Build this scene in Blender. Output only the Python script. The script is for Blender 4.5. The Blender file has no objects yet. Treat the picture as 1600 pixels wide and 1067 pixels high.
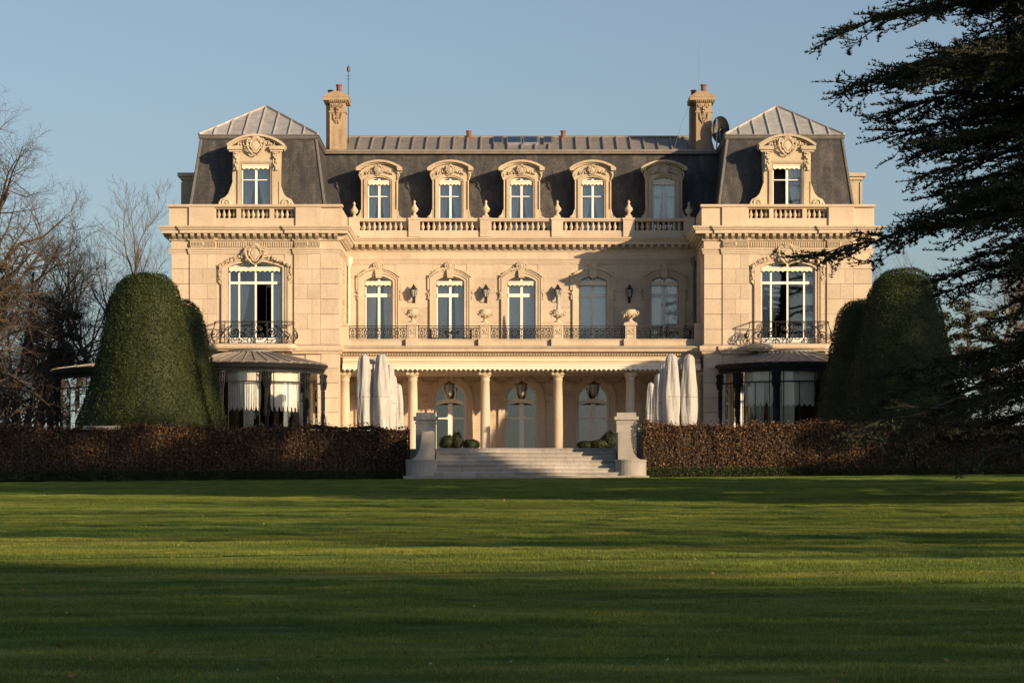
import bpy, math, random
from mathutils import Vector, Matrix
import numpy as np

sc = bpy.context.scene
R = math.radians
PI = math.pi

# ------------------------------------------------------------------ camera
EYE = (0.0, -126.0, -2.97)
cam_data = bpy.data.cameras.new('camera')
cam = bpy.data.objects.new('camera', cam_data)
sc.collection.objects.link(cam)
cam.location = EYE
cam.rotation_euler = (R(90), 0, 0)
cam_data.sensor_width = 36.0
cam_data.lens = 36.0 * 4297 / 1600
cam_data.shift_x = -15 / 1600
cam_data.shift_y = 281.5 / 1600
cam_data.clip_start = 0.5
cam_data.clip_end = 3000
sc.camera = cam

# ------------------------------------------------------------------ sky and sun
SUN = Vector((1.10, -1.0, 0.363)).normalized()      # towards the sun
elev = math.asin(SUN.z)
world = bpy.data.worlds.new('World')
sc.world = world
world.use_nodes = True
wn = world.node_tree.nodes
wl = world.node_tree.links
wn.clear()
wo = wn.new('ShaderNodeOutputWorld')
bg = wn.new('ShaderNodeBackground')
sky = wn.new('ShaderNodeTexSky')
sky.sky_type = 'NISHITA'
sky.sun_disc = False
sky.sun_elevation = elev
sky.sun_rotation = math.atan2(SUN.x, SUN.y)
sky.air_density = 1.0
sky.dust_density = 1.2
sky.ozone_density = 3.0
bg.inputs['Strength'].default_value = 0.086
haze_sat = wn.new('ShaderNodeHueSaturation')          # thin winter haze takes some blue out of the whole sky
haze_sat.inputs['Saturation'].default_value = 0.77
wl.new(sky.outputs[0], haze_sat.inputs['Color'])
wl.new(haze_sat.outputs[0], bg.inputs['Color'])
wl.new(bg.outputs[0], wo.inputs['Surface'])

sun_data = bpy.data.lights.new('sun', 'SUN')
sun_data.energy = 5.0
sun_data.angle = R(0.53)
sun_data.color = (1.0, 0.75, 0.46)
sun = bpy.data.objects.new('sun', sun_data)
sc.collection.objects.link(sun)
sun.rotation_euler = SUN.to_track_quat('Z', 'Y').to_euler()
sun.location = (60, -60, 40)

sc.view_settings.view_transform = 'Standard'
sc.view_settings.look = 'None'
sc.view_settings.gamma = 1.0
sc.view_settings.exposure = 0.49
sc.view_settings.use_curve_mapping = False
sc.cycles.max_bounces = 6
sc.cycles.transparent_max_bounces = 16

# ------------------------------------------------------------------ materials
MATS = {}
def nodes_of(name):
    m = bpy.data.materials.new(name)
    m.use_nodes = True
    nt = m.node_tree
    b = nt.nodes['Principled BSDF']
    MATS[name] = m
    return m, nt, b
def coords(nt, scale=(1, 1, 1), kind='Object', world_space=False):
    mp = nt.nodes.new('ShaderNodeMapping')
    mp.inputs['Scale'].default_value = scale
    if world_space:
        g = nt.nodes.new('ShaderNodeNewGeometry')
        nt.links.new(g.outputs['Position'], mp.inputs['Vector'])
    else:
        t = nt.nodes.new('ShaderNodeTexCoord')
        nt.links.new(t.outputs[kind], mp.inputs['Vector'])
    return mp.outputs[0]
def noise(nt, vec, scale, detail=6, rough=0.6):
    n = nt.nodes.new('ShaderNodeTexNoise')
    n.inputs['Scale'].default_value = scale
    n.inputs['Detail'].default_value = detail
    n.inputs['Roughness'].default_value = rough
    nt.links.new(vec, n.inputs['Vector'])
    return n.outputs['Fac']
def ramp(nt, fac, stops):
    r = nt.nodes.new('ShaderNodeValToRGB')
    e = r.color_ramp.elements
    while len(e) < len(stops): e.new(0.5)
    for i, (p, c) in enumerate(stops):
        e[i].position = p; e[i].color = (*c, 1)
    nt.links.new(fac, r.inputs['Fac'])
    return r.outputs['Color']
def mixc(nt, a, b, fac, mode='MIX'):
    m = nt.nodes.new('ShaderNodeMix')
    m.data_type = 'RGBA'; m.blend_type = mode
    for sock, v in ((m.inputs['Factor'], fac), (m.inputs['A'], a), (m.inputs['B'], b)):
        if hasattr(v, 'links') or isinstance(v, bpy.types.NodeSocket): nt.links.new(v, sock)
        else: sock.default_value = v if not isinstance(v, tuple) else (*v, 1)
    return m.outputs['Result']
def bump(nt, bsdf, h, strength=0.3, dist=0.02):
    b = nt.nodes.new('ShaderNodeBump')
    b.inputs['Strength'].default_value = strength
    b.inputs['Distance'].default_value = dist
    nt.links.new(h, b.inputs['Height'])
    nt.links.new(b.outputs[0], bsdf.inputs['Normal'])
def rand_tint(nt, col, amount=0.12):
    oi = nt.nodes.new('ShaderNodeObjectInfo')
    hs = nt.nodes.new('ShaderNodeHueSaturation')
    mr = nt.nodes.new('ShaderNodeMapRange')
    mr.inputs['To Min'].default_value = 1 - amount
    mr.inputs['To Max'].default_value = 1 + amount
    nt.links.new(oi.outputs['Random'], mr.inputs['Value'])
    nt.links.new(mr.outputs[0], hs.inputs['Value'])
    nt.links.new(col, hs.inputs['Color'])
    return hs.outputs[0]

def stone_mat(name, c_light, c_dark, c_stain, tint=0.07, rough=0.85, stain=0.45):
    m, nt, b = nodes_of(name)
    v = coords(nt, world_space=True)
    n1 = noise(nt, v, 0.9, 5)
    n2 = noise(nt, v, 14, 6, 0.7)
    vs = coords(nt, (3.0, 3.0, 0.35), world_space=True)
    n3 = noise(nt, vs, 1.3, 6, 0.65)
    c = ramp(nt, n1, [(0.3, c_dark), (0.68, c_light)])
    st = ramp(nt, n3, [(0.52, (0, 0, 0)), (0.80, (stain, stain, stain))])
    c = mixc(nt, c, c_stain, st)
    g = ramp(nt, n2, [(0.25, (0.82, 0.82, 0.82)), (0.7, (1.06, 1.06, 1.06))])
    c = mixc(nt, c, g, 1.0, 'MULTIPLY')
    c = rand_tint(nt, c, tint)
    nt.links.new(c, b.inputs['Base Color'])
    b.inputs['Roughness'].default_value = rough
    b.inputs['Specular IOR Level'].default_value = 0.25
    bump(nt, b, n2, 0.35, 0.02)
    return m
stone_mat('limestone', (0.61, 0.500, 0.39), (0.52, 0.415, 0.315), (0.42, 0.32, 0.22), tint=0.085, stain=0.6)
stone_mat('limestone_carved', (0.60, 0.50, 0.375), (0.50, 0.405, 0.29), (0.30, 0.235, 0.17), stain=0.6)
stone_mat('limestone_roof', (0.56, 0.46, 0.34), (0.46, 0.37, 0.27), (0.24, 0.20, 0.16), stain=0.75)
stone_mat('stair_stone', (0.44, 0.405, 0.375), (0.35, 0.32, 0.295), (0.17, 0.16, 0.15), tint=0.20, stain=0.7)
stone_mat('weathered_ledge', (0.30, 0.27, 0.235), (0.22, 0.20, 0.175), (0.13, 0.12, 0.11), stain=0.6)
stone_mat('chimney_stone', (0.44, 0.33, 0.22), (0.32, 0.235, 0.155), (0.14, 0.11, 0.085), stain=0.8)
stone_mat('terrace_paving', (0.66, 0.55, 0.42), (0.58, 0.48, 0.37), (0.36, 0.3, 0.23))

def simple(name, col, rough=0.6, metal=0.0, spec=0.5, nscale=6.0, var=0.15, tint=0.0, bstr=0.0):
    m, nt, b = nodes_of(name)
    v = coords(nt, world_space=True)
    n = noise(nt, v, nscale, 5)
    lo = tuple(x * (1 - var) for x in col); hi = tuple(min(1, x * (1 + var)) for x in col)
    c = ramp(nt, n, [(0.3, lo), (0.7, hi)])
    if tint: c = rand_tint(nt, c, tint)
    nt.links.new(c, b.inputs['Base Color'])
    b.inputs['Roughness'].default_value = rough
    b.inputs['Metallic'].default_value = metal
    b.inputs['Specular IOR Level'].default_value = spec
    if bstr: bump(nt, b, n, bstr, 0.02)
    return m
simple('white_paint', (0.78, 0.76, 0.73), 0.45, var=0.04)
simple('blind_cloth', (0.74, 0.66, 0.55), 0.85, var=0.06)
simple('awning_cloth', (0.72, 0.60, 0.45), 0.85, var=0.07, nscale=2)
simple('sheer_curtain', (0.70, 0.67, 0.64), 0.9, var=0.06)
simple('conservatory_iron', (0.016, 0.017, 0.019), 0.6, spec=0.2, var=0.3)
simple('black_iron', (0.016, 0.015, 0.015), 0.5, var=0.3)
simple('interior_dark', (0.045, 0.038, 0.032), 0.9)
simple('red_clay', (0.20, 0.075, 0.045), 0.85, var=0.3)
simple('grey_metal', (0.30, 0.30, 0.31), 0.45, metal=0.6)
simple('bright_steel', (0.6, 0.6, 0.6), 0.3, metal=0.9)
simple('dish_black', (0.018, 0.019, 0.021), 0.5)
simple('lantern_glass', (0.35, 0.36, 0.37), 0.15, var=0.1)
simple('brass', (0.16, 0.115, 0.05), 0.45, metal=0.6)
simple('gold_drape', (0.36, 0.22, 0.10), 0.85, nscale=3)
simple('red_stripe', (0.30, 0.05, 0.045), 0.85)
simple('bark_grey', (0.135, 0.105, 0.082), 0.95, nscale=9, var=0.45, tint=0.15, bstr=0.6)
simple('bark_brown', (0.082, 0.060, 0.045), 0.95, nscale=9, var=0.45, tint=0.2, bstr=0.5)
simple('bark_dark', (0.045, 0.036, 0.029), 0.95, nscale=9, var=0.45, bstr=0.6)
simple('terracotta_pot', (0.25, 0.12, 0.075), 0.8)
simple('soil', (0.035, 0.026, 0.019), 0.95, nscale=12, var=0.4)
simple('metal_box', (0.30, 0.25, 0.2), 0.7)

# parasol covers
m, nt, b = nodes_of('cover_cloth')
v = coords(nt, (1, 1, 0.35), world_space=True)
n = noise(nt, v, 5.0, 5)
c = ramp(nt, n, [(0.3, (0.35, 0.335, 0.33)), (0.7, (0.48, 0.465, 0.45))])
nt.links.new(c, b.inputs['Base Color'])
b.inputs['Roughness'].default_value = 0.8
bump(nt, b, noise(nt, v, 9, 3), 0.5, 0.04)

# slate
m, nt, b = nodes_of('slate')
tc = nt.nodes.new('ShaderNodeNewGeometry')
sx = nt.nodes.new('ShaderNodeSeparateXYZ')
nt.links.new(tc.outputs['Position'], sx.inputs[0])
ad = nt.nodes.new('ShaderNodeMath'); ad.operation = 'ADD'
nt.links.new(sx.outputs[0], ad.inputs[0]); nt.links.new(sx.outputs[1], ad.inputs[1])
cb = nt.nodes.new('ShaderNodeCombineXYZ')
nt.links.new(ad.outputs[0], cb.inputs[0]); nt.links.new(sx.outputs[2], cb.inputs[1])
br = nt.nodes.new('ShaderNodeTexBrick')
br.inputs['Scale'].default_value = 1.0
br.inputs['Brick Width'].default_value = 0.22
br.inputs['Row Height'].default_value = 0.11
br.inputs['Mortar Size'].default_value = 0.008
br.inputs['Color1'].default_value = (0.082, 0.082, 0.089, 1)
br.inputs['Color2'].default_value = (0.055, 0.057, 0.065, 1)
br.inputs['Mortar'].default_value = (0.03, 0.028, 0.028, 1)
nt.links.new(cb.outputs[0], br.inputs['Vector'])
vs = coords(nt, (2.2, 2.2, 0.22), world_space=True)
st = ramp(nt, noise(nt, vs, 1.4, 7, 0.7), [(0.45, (0.62, 0.62, 0.64)), (0.75, (1.75, 1.6, 1.4))])
c = mixc(nt, br.outputs['Color'], st, 1.0, 'MULTIPLY')
v = coords(nt, world_space=True)
blot = ramp(nt, noise(nt, v, 0.8, 5), [(0.35, (0.75, 0.75, 0.78)), (0.7, (1.25, 1.18, 1.1))])
c = mixc(nt, c, blot, 1.0, 'MULTIPLY')
nt.links.new(c, b.inputs['Base Color'])
b.inputs['Roughness'].default_value = 0.62
b.inputs['Specular IOR Level'].default_value = 0.4
bump(nt, b, br.outputs['Fac'], -0.5, 0.01)

# zinc / lead
def zinc(name, col, rough=0.42):
    m, nt, b = nodes_of(name)
    v = coords(nt, (1.2, 1.2, 1.2), world_space=True)
    n = noise(nt, v, 2.2, 6, 0.65)
    c = ramp(nt, n, [(0.3, tuple(x * 0.72 for x in col)), (0.7, tuple(x * 1.15 for x in col))])
    c = rand_tint(nt, c, 0.10)
    nt.links.new(c, b.inputs['Base Color'])
    b.inputs['Metallic'].default_value = 0.25
    b.inputs['Roughness'].default_value = rough
    bump(nt, b, n, 0.25, 0.03)
zinc('zinc', (0.47, 0.45, 0.43), 0.6)
zinc('lead', (0.15, 0.14, 0.135), 0.6)
zinc('dull_zinc', (0.29, 0.255, 0.225), 0.6)

# glass
def glass(name, tint, refl):
    m = bpy.data.materials.new(name); m.use_nodes = True; MATS[name] = m
    nt = m.node_tree; nt.nodes.clear()
    o = nt.nodes.new('ShaderNodeOutputMaterial')
    mx = nt.nodes.new('ShaderNodeMixShader')
    tr = nt.nodes.new('ShaderNodeBsdfTransparent'); tr.inputs[0].default_value = (*tint, 1)
    gl = nt.nodes.new('ShaderNodeBsdfGlossy'); gl.inputs['Roughness'].default_value = 0.015
    gl.inputs[0].default_value = (0.86, 0.93, 1.0, 1)
    lw = nt.nodes.new('ShaderNodeLayerWeight'); lw.inputs['Blend'].default_value = 0.30
    mr = nt.nodes.new('ShaderNodeMapRange')
    mr.inputs['To Min'].default_value = refl; mr.inputs['To Max'].default_value = 1.0
    nt.links.new(lw.outputs['Fresnel'], mr.inputs['Value'])
    nt.links.new(mr.outputs[0], mx.inputs[0])
    v = coords(nt, world_space=True)
    bp = nt.nodes.new('ShaderNodeBump'); bp.inputs['Strength'].default_value = 0.03
    nt.links.new(noise(nt, v, 1.5, 2), bp.inputs['Height'])
    nt.links.new(bp.outputs[0], gl.inputs['Normal'])
    nt.links.new(tr.outputs[0], mx.inputs[1]); nt.links.new(gl.outputs[0], mx.inputs[2])
    nt.links.new(mx.outputs[0], o.inputs[0])
glass('window_glass', (0.95, 0.965, 0.975), 0.075)
glass('conservatory_glass', (0.97, 0.975, 0.975), 0.02)

# foliage
def foliage(name, stops, rough=0.6, trans=0.15, spec=0.3):
    m, nt, b = nodes_of(name)
    g = nt.nodes.new('ShaderNodeNewGeometry')
    c = ramp(nt, g.outputs['Random Per Island'], stops)
    v = coords(nt, world_space=True)
    n = noise(nt, v, 0.9, 4)
    k = ramp(nt, n, [(0.3, (0.72, 0.74, 0.72)), (0.7, (1.2, 1.15, 1.05))])
    c = mixc(nt, c, k, 1.0, 'MULTIPLY')
    nt.links.new(c, b.inputs['Base Color'])
    b.inputs['Roughness'].default_value = rough
    b.inputs['Specular IOR Level'].default_value = spec
    if trans:
        td = nt.nodes.new('ShaderNodeBsdfTranslucent')
        nt.links.new(c, td.inputs[0])
        mx = nt.nodes.new('ShaderNodeMixShader'); mx.inputs[0].default_value = trans
        out = [x for x in nt.nodes if x.type == 'OUTPUT_MATERIAL'][0]
        nt.links.new(b.outputs[0], mx.inputs[1]); nt.links.new(td.outputs[0], mx.inputs[2])
        nt.links.new(mx.outputs[0], out.inputs[0])
foliage('yew_leaf', [(0.0, (0.010, 0.018, 0.006)), (0.5, (0.028, 0.043, 0.011)), (1.0, (0.075, 0.092, 0.020))])
foliage('beech_leaf', [(0.0, (0.026, 0.015, 0.009)), (0.45, (0.085, 0.045, 0.025)), (0.85, (0.18, 0.098, 0.055)), (1.0, (0.26, 0.165, 0.10))], rough=0.7)
foliage('dark_hedge_leaf', [(0.0, (0.020, 0.018, 0.009)), (0.6, (0.050, 0.034, 0.017)), (1.0, (0.115, 0.058, 0.028))], rough=0.7)
foliage('box_leaf', [(0.0, (0.014, 0.024, 0.008)), (1.0, (0.045, 0.062, 0.018))])
foliage('cedar_needle', [(0.0, (0.014, 0.021, 0.012)), (0.6, (0.032, 0.042, 0.020)), (1.0, (0.075, 0.078, 0.030))])
foliage('pine_needle', [(0.0, (0.018, 0.028, 0.010)), (1.0, (0.060, 0.072, 0.022))])
foliage('shrub_leaf', [(0.0, (0.012, 0.018, 0.008)), (1.0, (0.042, 0.052, 0.018))])

simple('leaf_litter', (0.20, 0.115, 0.05), 0.8, nscale=3, var=0.5)
simple('daisy_white', (0.7, 0.7, 0.66), 0.8)
simple('strap_grey', (0.25, 0.245, 0.24), 0.8)
# grass and lawn
def lawn_colour(nt):
    v = coords(nt, (0.09, 0.9, 1), world_space=True)
    n = noise(nt, v, 1.0, 6, 0.65)
    v2 = coords(nt, (0.35, 2.6, 1), world_space=True)
    n2 = noise(nt, v2, 1.0, 5, 0.65)
    c = ramp(nt, n, [(0.32, (0.080, 0.165, 0.038)), (0.5, (0.180, 0.250, 0.056)), (0.68, (0.35, 0.345, 0.088))])
    k = ramp(nt, n2, [(0.32, (0.58, 0.66, 0.6)), (0.68, (1.38, 1.28, 1.15))])
    return mixc(nt, c, k, 1.0, 'MULTIPLY')
m, nt, b = nodes_of('lawn_turf')
c = lawn_colour(nt)
v = coords(nt, world_space=True)
nf = noise(nt, v, 30, 4, 0.7)
c = mixc(nt, c, ramp(nt, nf, [(0.3, (0.45, 0.45, 0.45)), (0.7, (1.0, 1.0, 1.0))]), 1.0, 'MULTIPLY')
nt.links.new(c, b.inputs['Base Color'])
b.inputs['Roughness'].default_value = 0.9
b.inputs['Specular IOR Level'].default_value = 0.1
bump(nt, b, nf, 0.8, 0.05)
m, nt, b = nodes_of('grass_blade')
c = lawn_colour(nt)
g = nt.nodes.new('ShaderNodeNewGeometry')
c = mixc(nt, c, ramp(nt, g.outputs['Random Per Island'], [(0.0, (0.6, 0.65, 0.6)), (0.85, (1.15, 1.1, 1.0)), (1.0, (1.9, 1.6, 1.3))]), 1.0, 'MULTIPLY')
nt.links.new(c, b.inputs['Base Color'])
b.inputs['Roughness'].default_value = 0.55
b.inputs['Specular IOR Level'].default_value = 0.3
td = nt.nodes.new('ShaderNodeBsdfTranslucent'); nt.links.new(c, td.inputs[0])
mx = nt.nodes.new('ShaderNodeMixShader'); mx.inputs[0].default_value = 0.5
out = [x for x in nt.nodes if x.type == 'OUTPUT_MATERIAL'][0]
nt.links.new(b.outputs[0], mx.inputs[1]); nt.links.new(td.outputs[0], mx.inputs[2]); nt.links.new(mx.outputs[0], out.inputs[0])

# ------------------------------------------------------------------ mesh helpers
def link(o, parent=None):
    sc.collection.objects.link(o)
    if parent is not None: o.parent = parent
    return o
def empty(name, loc=(0, 0, 0), label=None, cat=None, group=None, rz=0.0):
    o = bpy.data.objects.new(name, None)
    link(o); o.location = loc; o.rotation_euler = (0, 0, rz); o.empty_display_size = 0.3
    tag(o, label, cat, group)
    return o
def tag(o, label=None, cat=None, group=None, kind=None):
    if label: o['label'] = label
    if cat: o['category'] = cat
    if group: o['group'] = group
    if kind: o['kind'] = kind
    return o

class MB:
    """collects shapes; build() links them as one mesh object"""
    def __init__(s): s.v = []; s.f = []
    def add(s, vs, fs):
        k = len(s.v); s.v += [tuple(p) for p in vs]; s.f += [tuple(i + k for i in f) for f in fs]
        return s
    def box(s, x0, x1, y0, y1, z0, z1):
        return s.add([(x0,y0,z0),(x1,y0,z0),(x1,y1,z0),(x0,y1,z0),(x0,y0,z1),(x1,y0,z1),(x1,y1,z1),(x0,y1,z1)],
                     [(0,3,2,1),(4,5,6,7),(0,1,5,4),(1,2,6,5),(2,3,7,6),(3,0,4,7)])
    def prism(s, poly, y0, y1):
        """xz polygon (counter-clockwise seen from the front) extruded from y0 (front) to y1"""
        n = len(poly)
        vs = [(x, y0, z) for x, z in poly] + [(x, y1, z) for x, z in poly]
        return s.add(vs, [tuple(range(n)), tuple(range(2*n-1, n-1, -1))] + [(i, i+n, (i+1)%n+n, (i+1)%n) for i in range(n)])
    def band(s, pin, pout, y0, y1, closed=False):
        """strip between two xz paths, extruded in y"""
        n = len(pin)
        vs = [(x,y0,z) for x,z in pin]+[(x,y0,z) for x,z in pout]+[(x,y1,z) for x,z in pin]+[(x,y1,z) for x,z in pout]
        fs = []
        m = n if closed else n-1
        for i in range(m):
            j = (i+1) % n
            fs += [(i, j, j+n, i+n), (i+2*n, i+3*n, j+3*n, j+2*n), (i, i+2*n, j+2*n, j), (i+n, j+n, j+3*n, i+3*n)]
        if not closed:
            fs += [(0, n, 3*n, 2*n), (n-1, 3*n-1, 4*n-1, 2*n-1)]
        return s.add(vs, fs)
    def lathe(s, prof, c=(0,0,0), n=12, a0=0.0, a1=2*PI, cap=True, sx=1.0, sy=1.0):
        full = abs(a1-a0-2*PI) < 1e-6
        m = n if full else n+1
        vs = []
        for r, z in prof:
            for i in range(m):
                a = a0+(a1-a0)*i/n
                vs.append((c[0]+r*math.cos(a)*sx, c[1]+r*math.sin(a)*sy, c[2]+z))
        fs = []
        for k in range(len(prof)-1):
            for i in range(n):
                j = (i+1) % m
                fs.append((k*m+i, k*m+j, (k+1)*m+j, (k+1)*m+i))
        if full and cap:
            fs.append(tuple(range(m-1, -1, -1))); fs.append(tuple((len(prof)-1)*m+i for i in range(m)))
        return s.add(vs, fs)
    def tube(s, pts, r, n=5, r1=None, closed=False):
        pts = [Vector(p) for p in pts]; m = len(pts)
        vs = []
        up = None
        for i, p in enumerate(pts):
            if closed: d = pts[(i+1) % m]-pts[i-1]
            else: d = pts[min(i+1, m-1)]-pts[max(i-1, 0)]
            if d.length < 1e-9: d = Vector((0,0,1))
            d.normalize()
            if up is None:
                up = Vector((0,1,0)) if abs(d.y) < 0.9 else Vector((1,0,0))
            a = d.cross(up)
            if a.length < 1e-6: a = d.orthogonal()
            a.normalize(); bb = a.cross(d).normalized()
            up = bb
            rr = r if r1 is None else r+(r1-r)*i/(m-1)
            for k in range(n):
                t = 2*PI*k/n
                vs.append(p+a*(rr*math.cos(t))+bb*(rr*math.sin(t)))
        fs = []
        for i in range(m if closed else m-1):
            j = (i+1) % m
            for k in range(n):
                l = (k+1) % n
                fs.append((i*n+k, i*n+l, j*n+l, j*n+k))
        if not closed:
            fs.append(tuple(range(n-1, -1, -1))); fs.append(tuple((m-1)*n+k for k in range(n)))
        return s.add(vs, fs)
    def blob(s, c, r, n=6, m=4):
        """low ellipsoid; r is a triple"""
        vs = [(c[0], c[1], c[2]-r[2])]
        for k in range(1, m):
            ph = -PI/2+PI*k/m
            for i in range(n):
                a = 2*PI*i/n
                vs.append((c[0]+r[0]*math.cos(ph)*math.cos(a), c[1]+r[1]*math.cos(ph)*math.sin(a), c[2]+r[2]*math.sin(ph)))
        vs.append((c[0], c[1], c[2]+r[2]))
        t = len(vs)-1
        fs = [(0, 1+(i+1) % n, 1+i) for i in range(n)]
        for k in range(m-2):
            for i in range(n):
                a = 1+k*n+i; b_ = 1+k*n+(i+1) % n
                fs.append((a, b_, b_+n, a+n))
        fs += [(t, 1+(m-2)*n+i, 1+(m-2)*n+(i+1) % n) for i in range(n)]
        return s.add(vs, fs)
    def sweep(s, path, prof, closed=False):
        """plan path (x,y); prof of (outward offset, z); outward is to the right of travel"""
        n = len(path); k = len(prof)
        nr = []
        for i in range(n if closed else n-1):
            x0, y0 = path[i]; x1, y1 = path[(i+1) % n]
            l = math.hypot(x1-x0, y1-y0)
            nr.append(((y1-y0)/l, -(x1-x0)/l))
        vs = []
        for i, (x, y) in enumerate(path):
            if closed: a, b_ = nr[i-1], nr[i]
            else: a = nr[max(i-1, 0)]; b_ = nr[min(i, n-2)]
            d = 1+a[0]*b_[0]+a[1]*b_[1]
            mx_, my_ = (a[0]+b_[0])/d, (a[1]+b_[1])/d
            for o, z in prof: vs.append((x+mx_*o, y+my_*o, z))
        fs = []
        for i in range(n if closed else n-1):
            j = (i+1) % n
            for q in range(k-1):
                fs.append((i*k+q, j*k+q, j*k+q+1, i*k+q+1))
        return s.add(vs, fs)
    def build(s, name, mat, parent=None, smooth=False, loc=None, kind=None):
        me = bpy.data.meshes.new(name)
        me.from_pydata(s.v, [], s.f)
        me.materials.append(MATS[mat])
        if smooth:
            me.polygons.foreach_set('use_smooth', [True]*len(me.polygons))
        me.update()
        o = bpy.data.objects.new(name, me)
        link(o, parent)
        if loc: o.location = loc
        if kind: o['kind'] = kind
        return o

def fix_normals(o):
    import bmesh
    bm = bmesh.new(); bm.from_mesh(o.data)
    bmesh.ops.recalc_face_normals(bm, faces=bm.faces)
    bm.to_mesh(o.data); bm.free()
    return o

def tri_mesh(name, verts, faces, mat, parent=None, kind=None):
    """verts (n,3) and faces (m,3) arrays"""
    me = bpy.data.meshes.new(name)
    nv, nf_ = len(verts), len(faces)
    me.vertices.add(nv); me.vertices.foreach_set('co', np.asarray(verts, dtype=np.float32).ravel())
    me.loops.add(nf_*3); me.loops.foreach_set('vertex_index', np.asarray(faces, dtype=np.int32).ravel())
    me.polygons.add(nf_); me.polygons.foreach_set('loop_start', np.arange(0, nf_*3, 3, dtype=np.int32))
    me.polygons.foreach_set('loop_total', np.full(nf_, 3, dtype=np.int32))
    me.materials.append(MATS[mat])
    me.update(calc_edges=True)
    o = bpy.data.objects.new(name, me)
    link(o, parent)
    if kind: o['kind'] = kind
    return o

def copy_tree(o, parent=None):
    c = o.copy(); sc.collection.objects.link(c); c.parent = parent
    for ch in list(o.children): copy_tree(ch, c)
    return c

def arch(hw, zs, rise, n=12, cx=0.0):
    """segmental arch from (-hw,zs) to (hw,zs), left to right"""
    if rise <= 1e-6: return [(cx-hw, zs), (cx+hw, zs)]
    r = (hw*hw+rise*rise)/(2*rise); cz = zs+rise-r
    a = math.asin(min(1, hw/r))
    if rise > hw: a = PI-a
    return [(cx+r*math.sin(-a+2*a*i/n), cz+r*math.cos(-a+2*a*i/n)) for i in range(n+1)]
def opening(hw, zb, zs, rise, cx=0.0, n=12):
    return [(cx-hw, zb)]+arch(hw, zs, rise, n, cx)+[(cx+hw, zb)]
def offset(path, d):
    """offset of an open xz path, to the left of travel (outwards for opening())"""
    out = []
    n = len(path); nr = []
    for i in range(n-1):
        x0, z0 = path[i]; x1, z1 = path[i+1]; l = math.hypot(x1-x0, z1-z0)
        nr.append((-(z1-z0)/l, (x1-x0)/l))
    for i, (x, z) in enumerate(path):
        a = nr[max(i-1, 0)]; b_ = nr[min(i, n-2)]
        k = 1+a[0]*b_[0]+a[1]*b_[1]
        out.append((x+(a[0]+b_[0])/k*d, z+(a[1]+b_[1])/k*d))
    return out
def spiral(cx, cz, r0, r1, a0, turns, n=22):
    return [(cx+(r0+(r1-r0)*i/n)*math.cos(a0+turns*2*PI*i/n), cz+(r0+(r1-r0)*i/n)*math.sin(a0+turns*2*PI*i/n)) for i in range(n+1)]

# ================================================================== GROUND
def lawn_z(x, y):
    t = max(-30.0, min(30.0, x))*0.0075
    if y < -15:
        k = min(1.0, (-15-y)/4)         # slight rolls along the slope, added so the low sun draws bands
        roll = 0.016*math.sin(2.75*y+0.10*x+1.2*math.sin(0.23*x))+0.010*math.sin(1.35*y-0.16*x+0.9)+0.007*math.sin(4.1*y+0.23*x+1.7*math.sin(0.37*x+1))
        return -1.20+0.0305*(y+15)+t+roll*k
    return -1.20+t
def build_ground():
    xs = [-900, -300, -120, -60] + [i*1.5 for i in range(-20, 21)] + [60, 120, 300, 900]
    ys = [-900, -400, -220, -170] + [-140+0.3*i for i in range(417)] + [-14, 0, 30, 80, 200, 500, 1500]
    mb = MB()
    vs = [(x, y, max(lawn_z(x, y), -9.0)) for y in ys for x in xs]
    n = len(xs)
    mb.add(vs, [(j*n+i, j*n+i+1, (j+1)*n+i+1, (j+1)*n+i) for j in range(len(ys)-1) for i in range(n-1)])
    o = mb.build('lawn', 'lawn_turf', smooth=True)
    tag(o, kind='structure')
    t = MB().box(-30, 30, -14.2, 22, -3.0, -0.004)
    tag(t.build('terrace', 'terrace_paving'), kind='structure')
build_ground()

# ================================================================== CHATEAU
random.seed(7)
PX, PH = 12.2, 3.85                 # pavilion axis and half width
YM = 5.0                            # plane of the recessed middle front
BAYS = [-6.8, -3.4, 0.0, 3.4, 6.8]
chateau = empty('chateau', (0, 0, 0), 'cream stone mansion with slate mansard roof, dormers and two corner pavilions', 'building')

_unit = MB().box(-.5, .5, -.5, .5, -.5, .5).build('stone_block', 'limestone')
UNIT = _unit.data
bpy.data.objects.remove(_unit)
def block(parent, x0, x1, y0, y1, z0, z1, name='stone_block'):
    o = bpy.data.objects.new(name, UNIT)
    link(o, parent)
    o.location = ((x0+x1)/2, (y0+y1)/2, (z0+z1)/2)
    o.scale = (x1-x0, y1-y0, z1-z0)
    return o
def wall_boxes(mb, x0, x1, z0, z1, yf, yb, ops):
    ops = sorted(ops); x = x0
    for cx, hw, zb, zs, rise in ops:
        mb.box(x, cx-hw, yf, yb, z0, z1)
        if zb > z0+0.01: mb.box(cx-hw, cx+hw, yf, yb, z0, zb)
        mb.prism(arch(hw, zs, rise, 12, cx)+[(cx+hw, z1), (cx-hw, z1)], yf, yb)
        x = cx+hw
    mb.box(x, x1, yf, yb, z0, z1)
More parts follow.
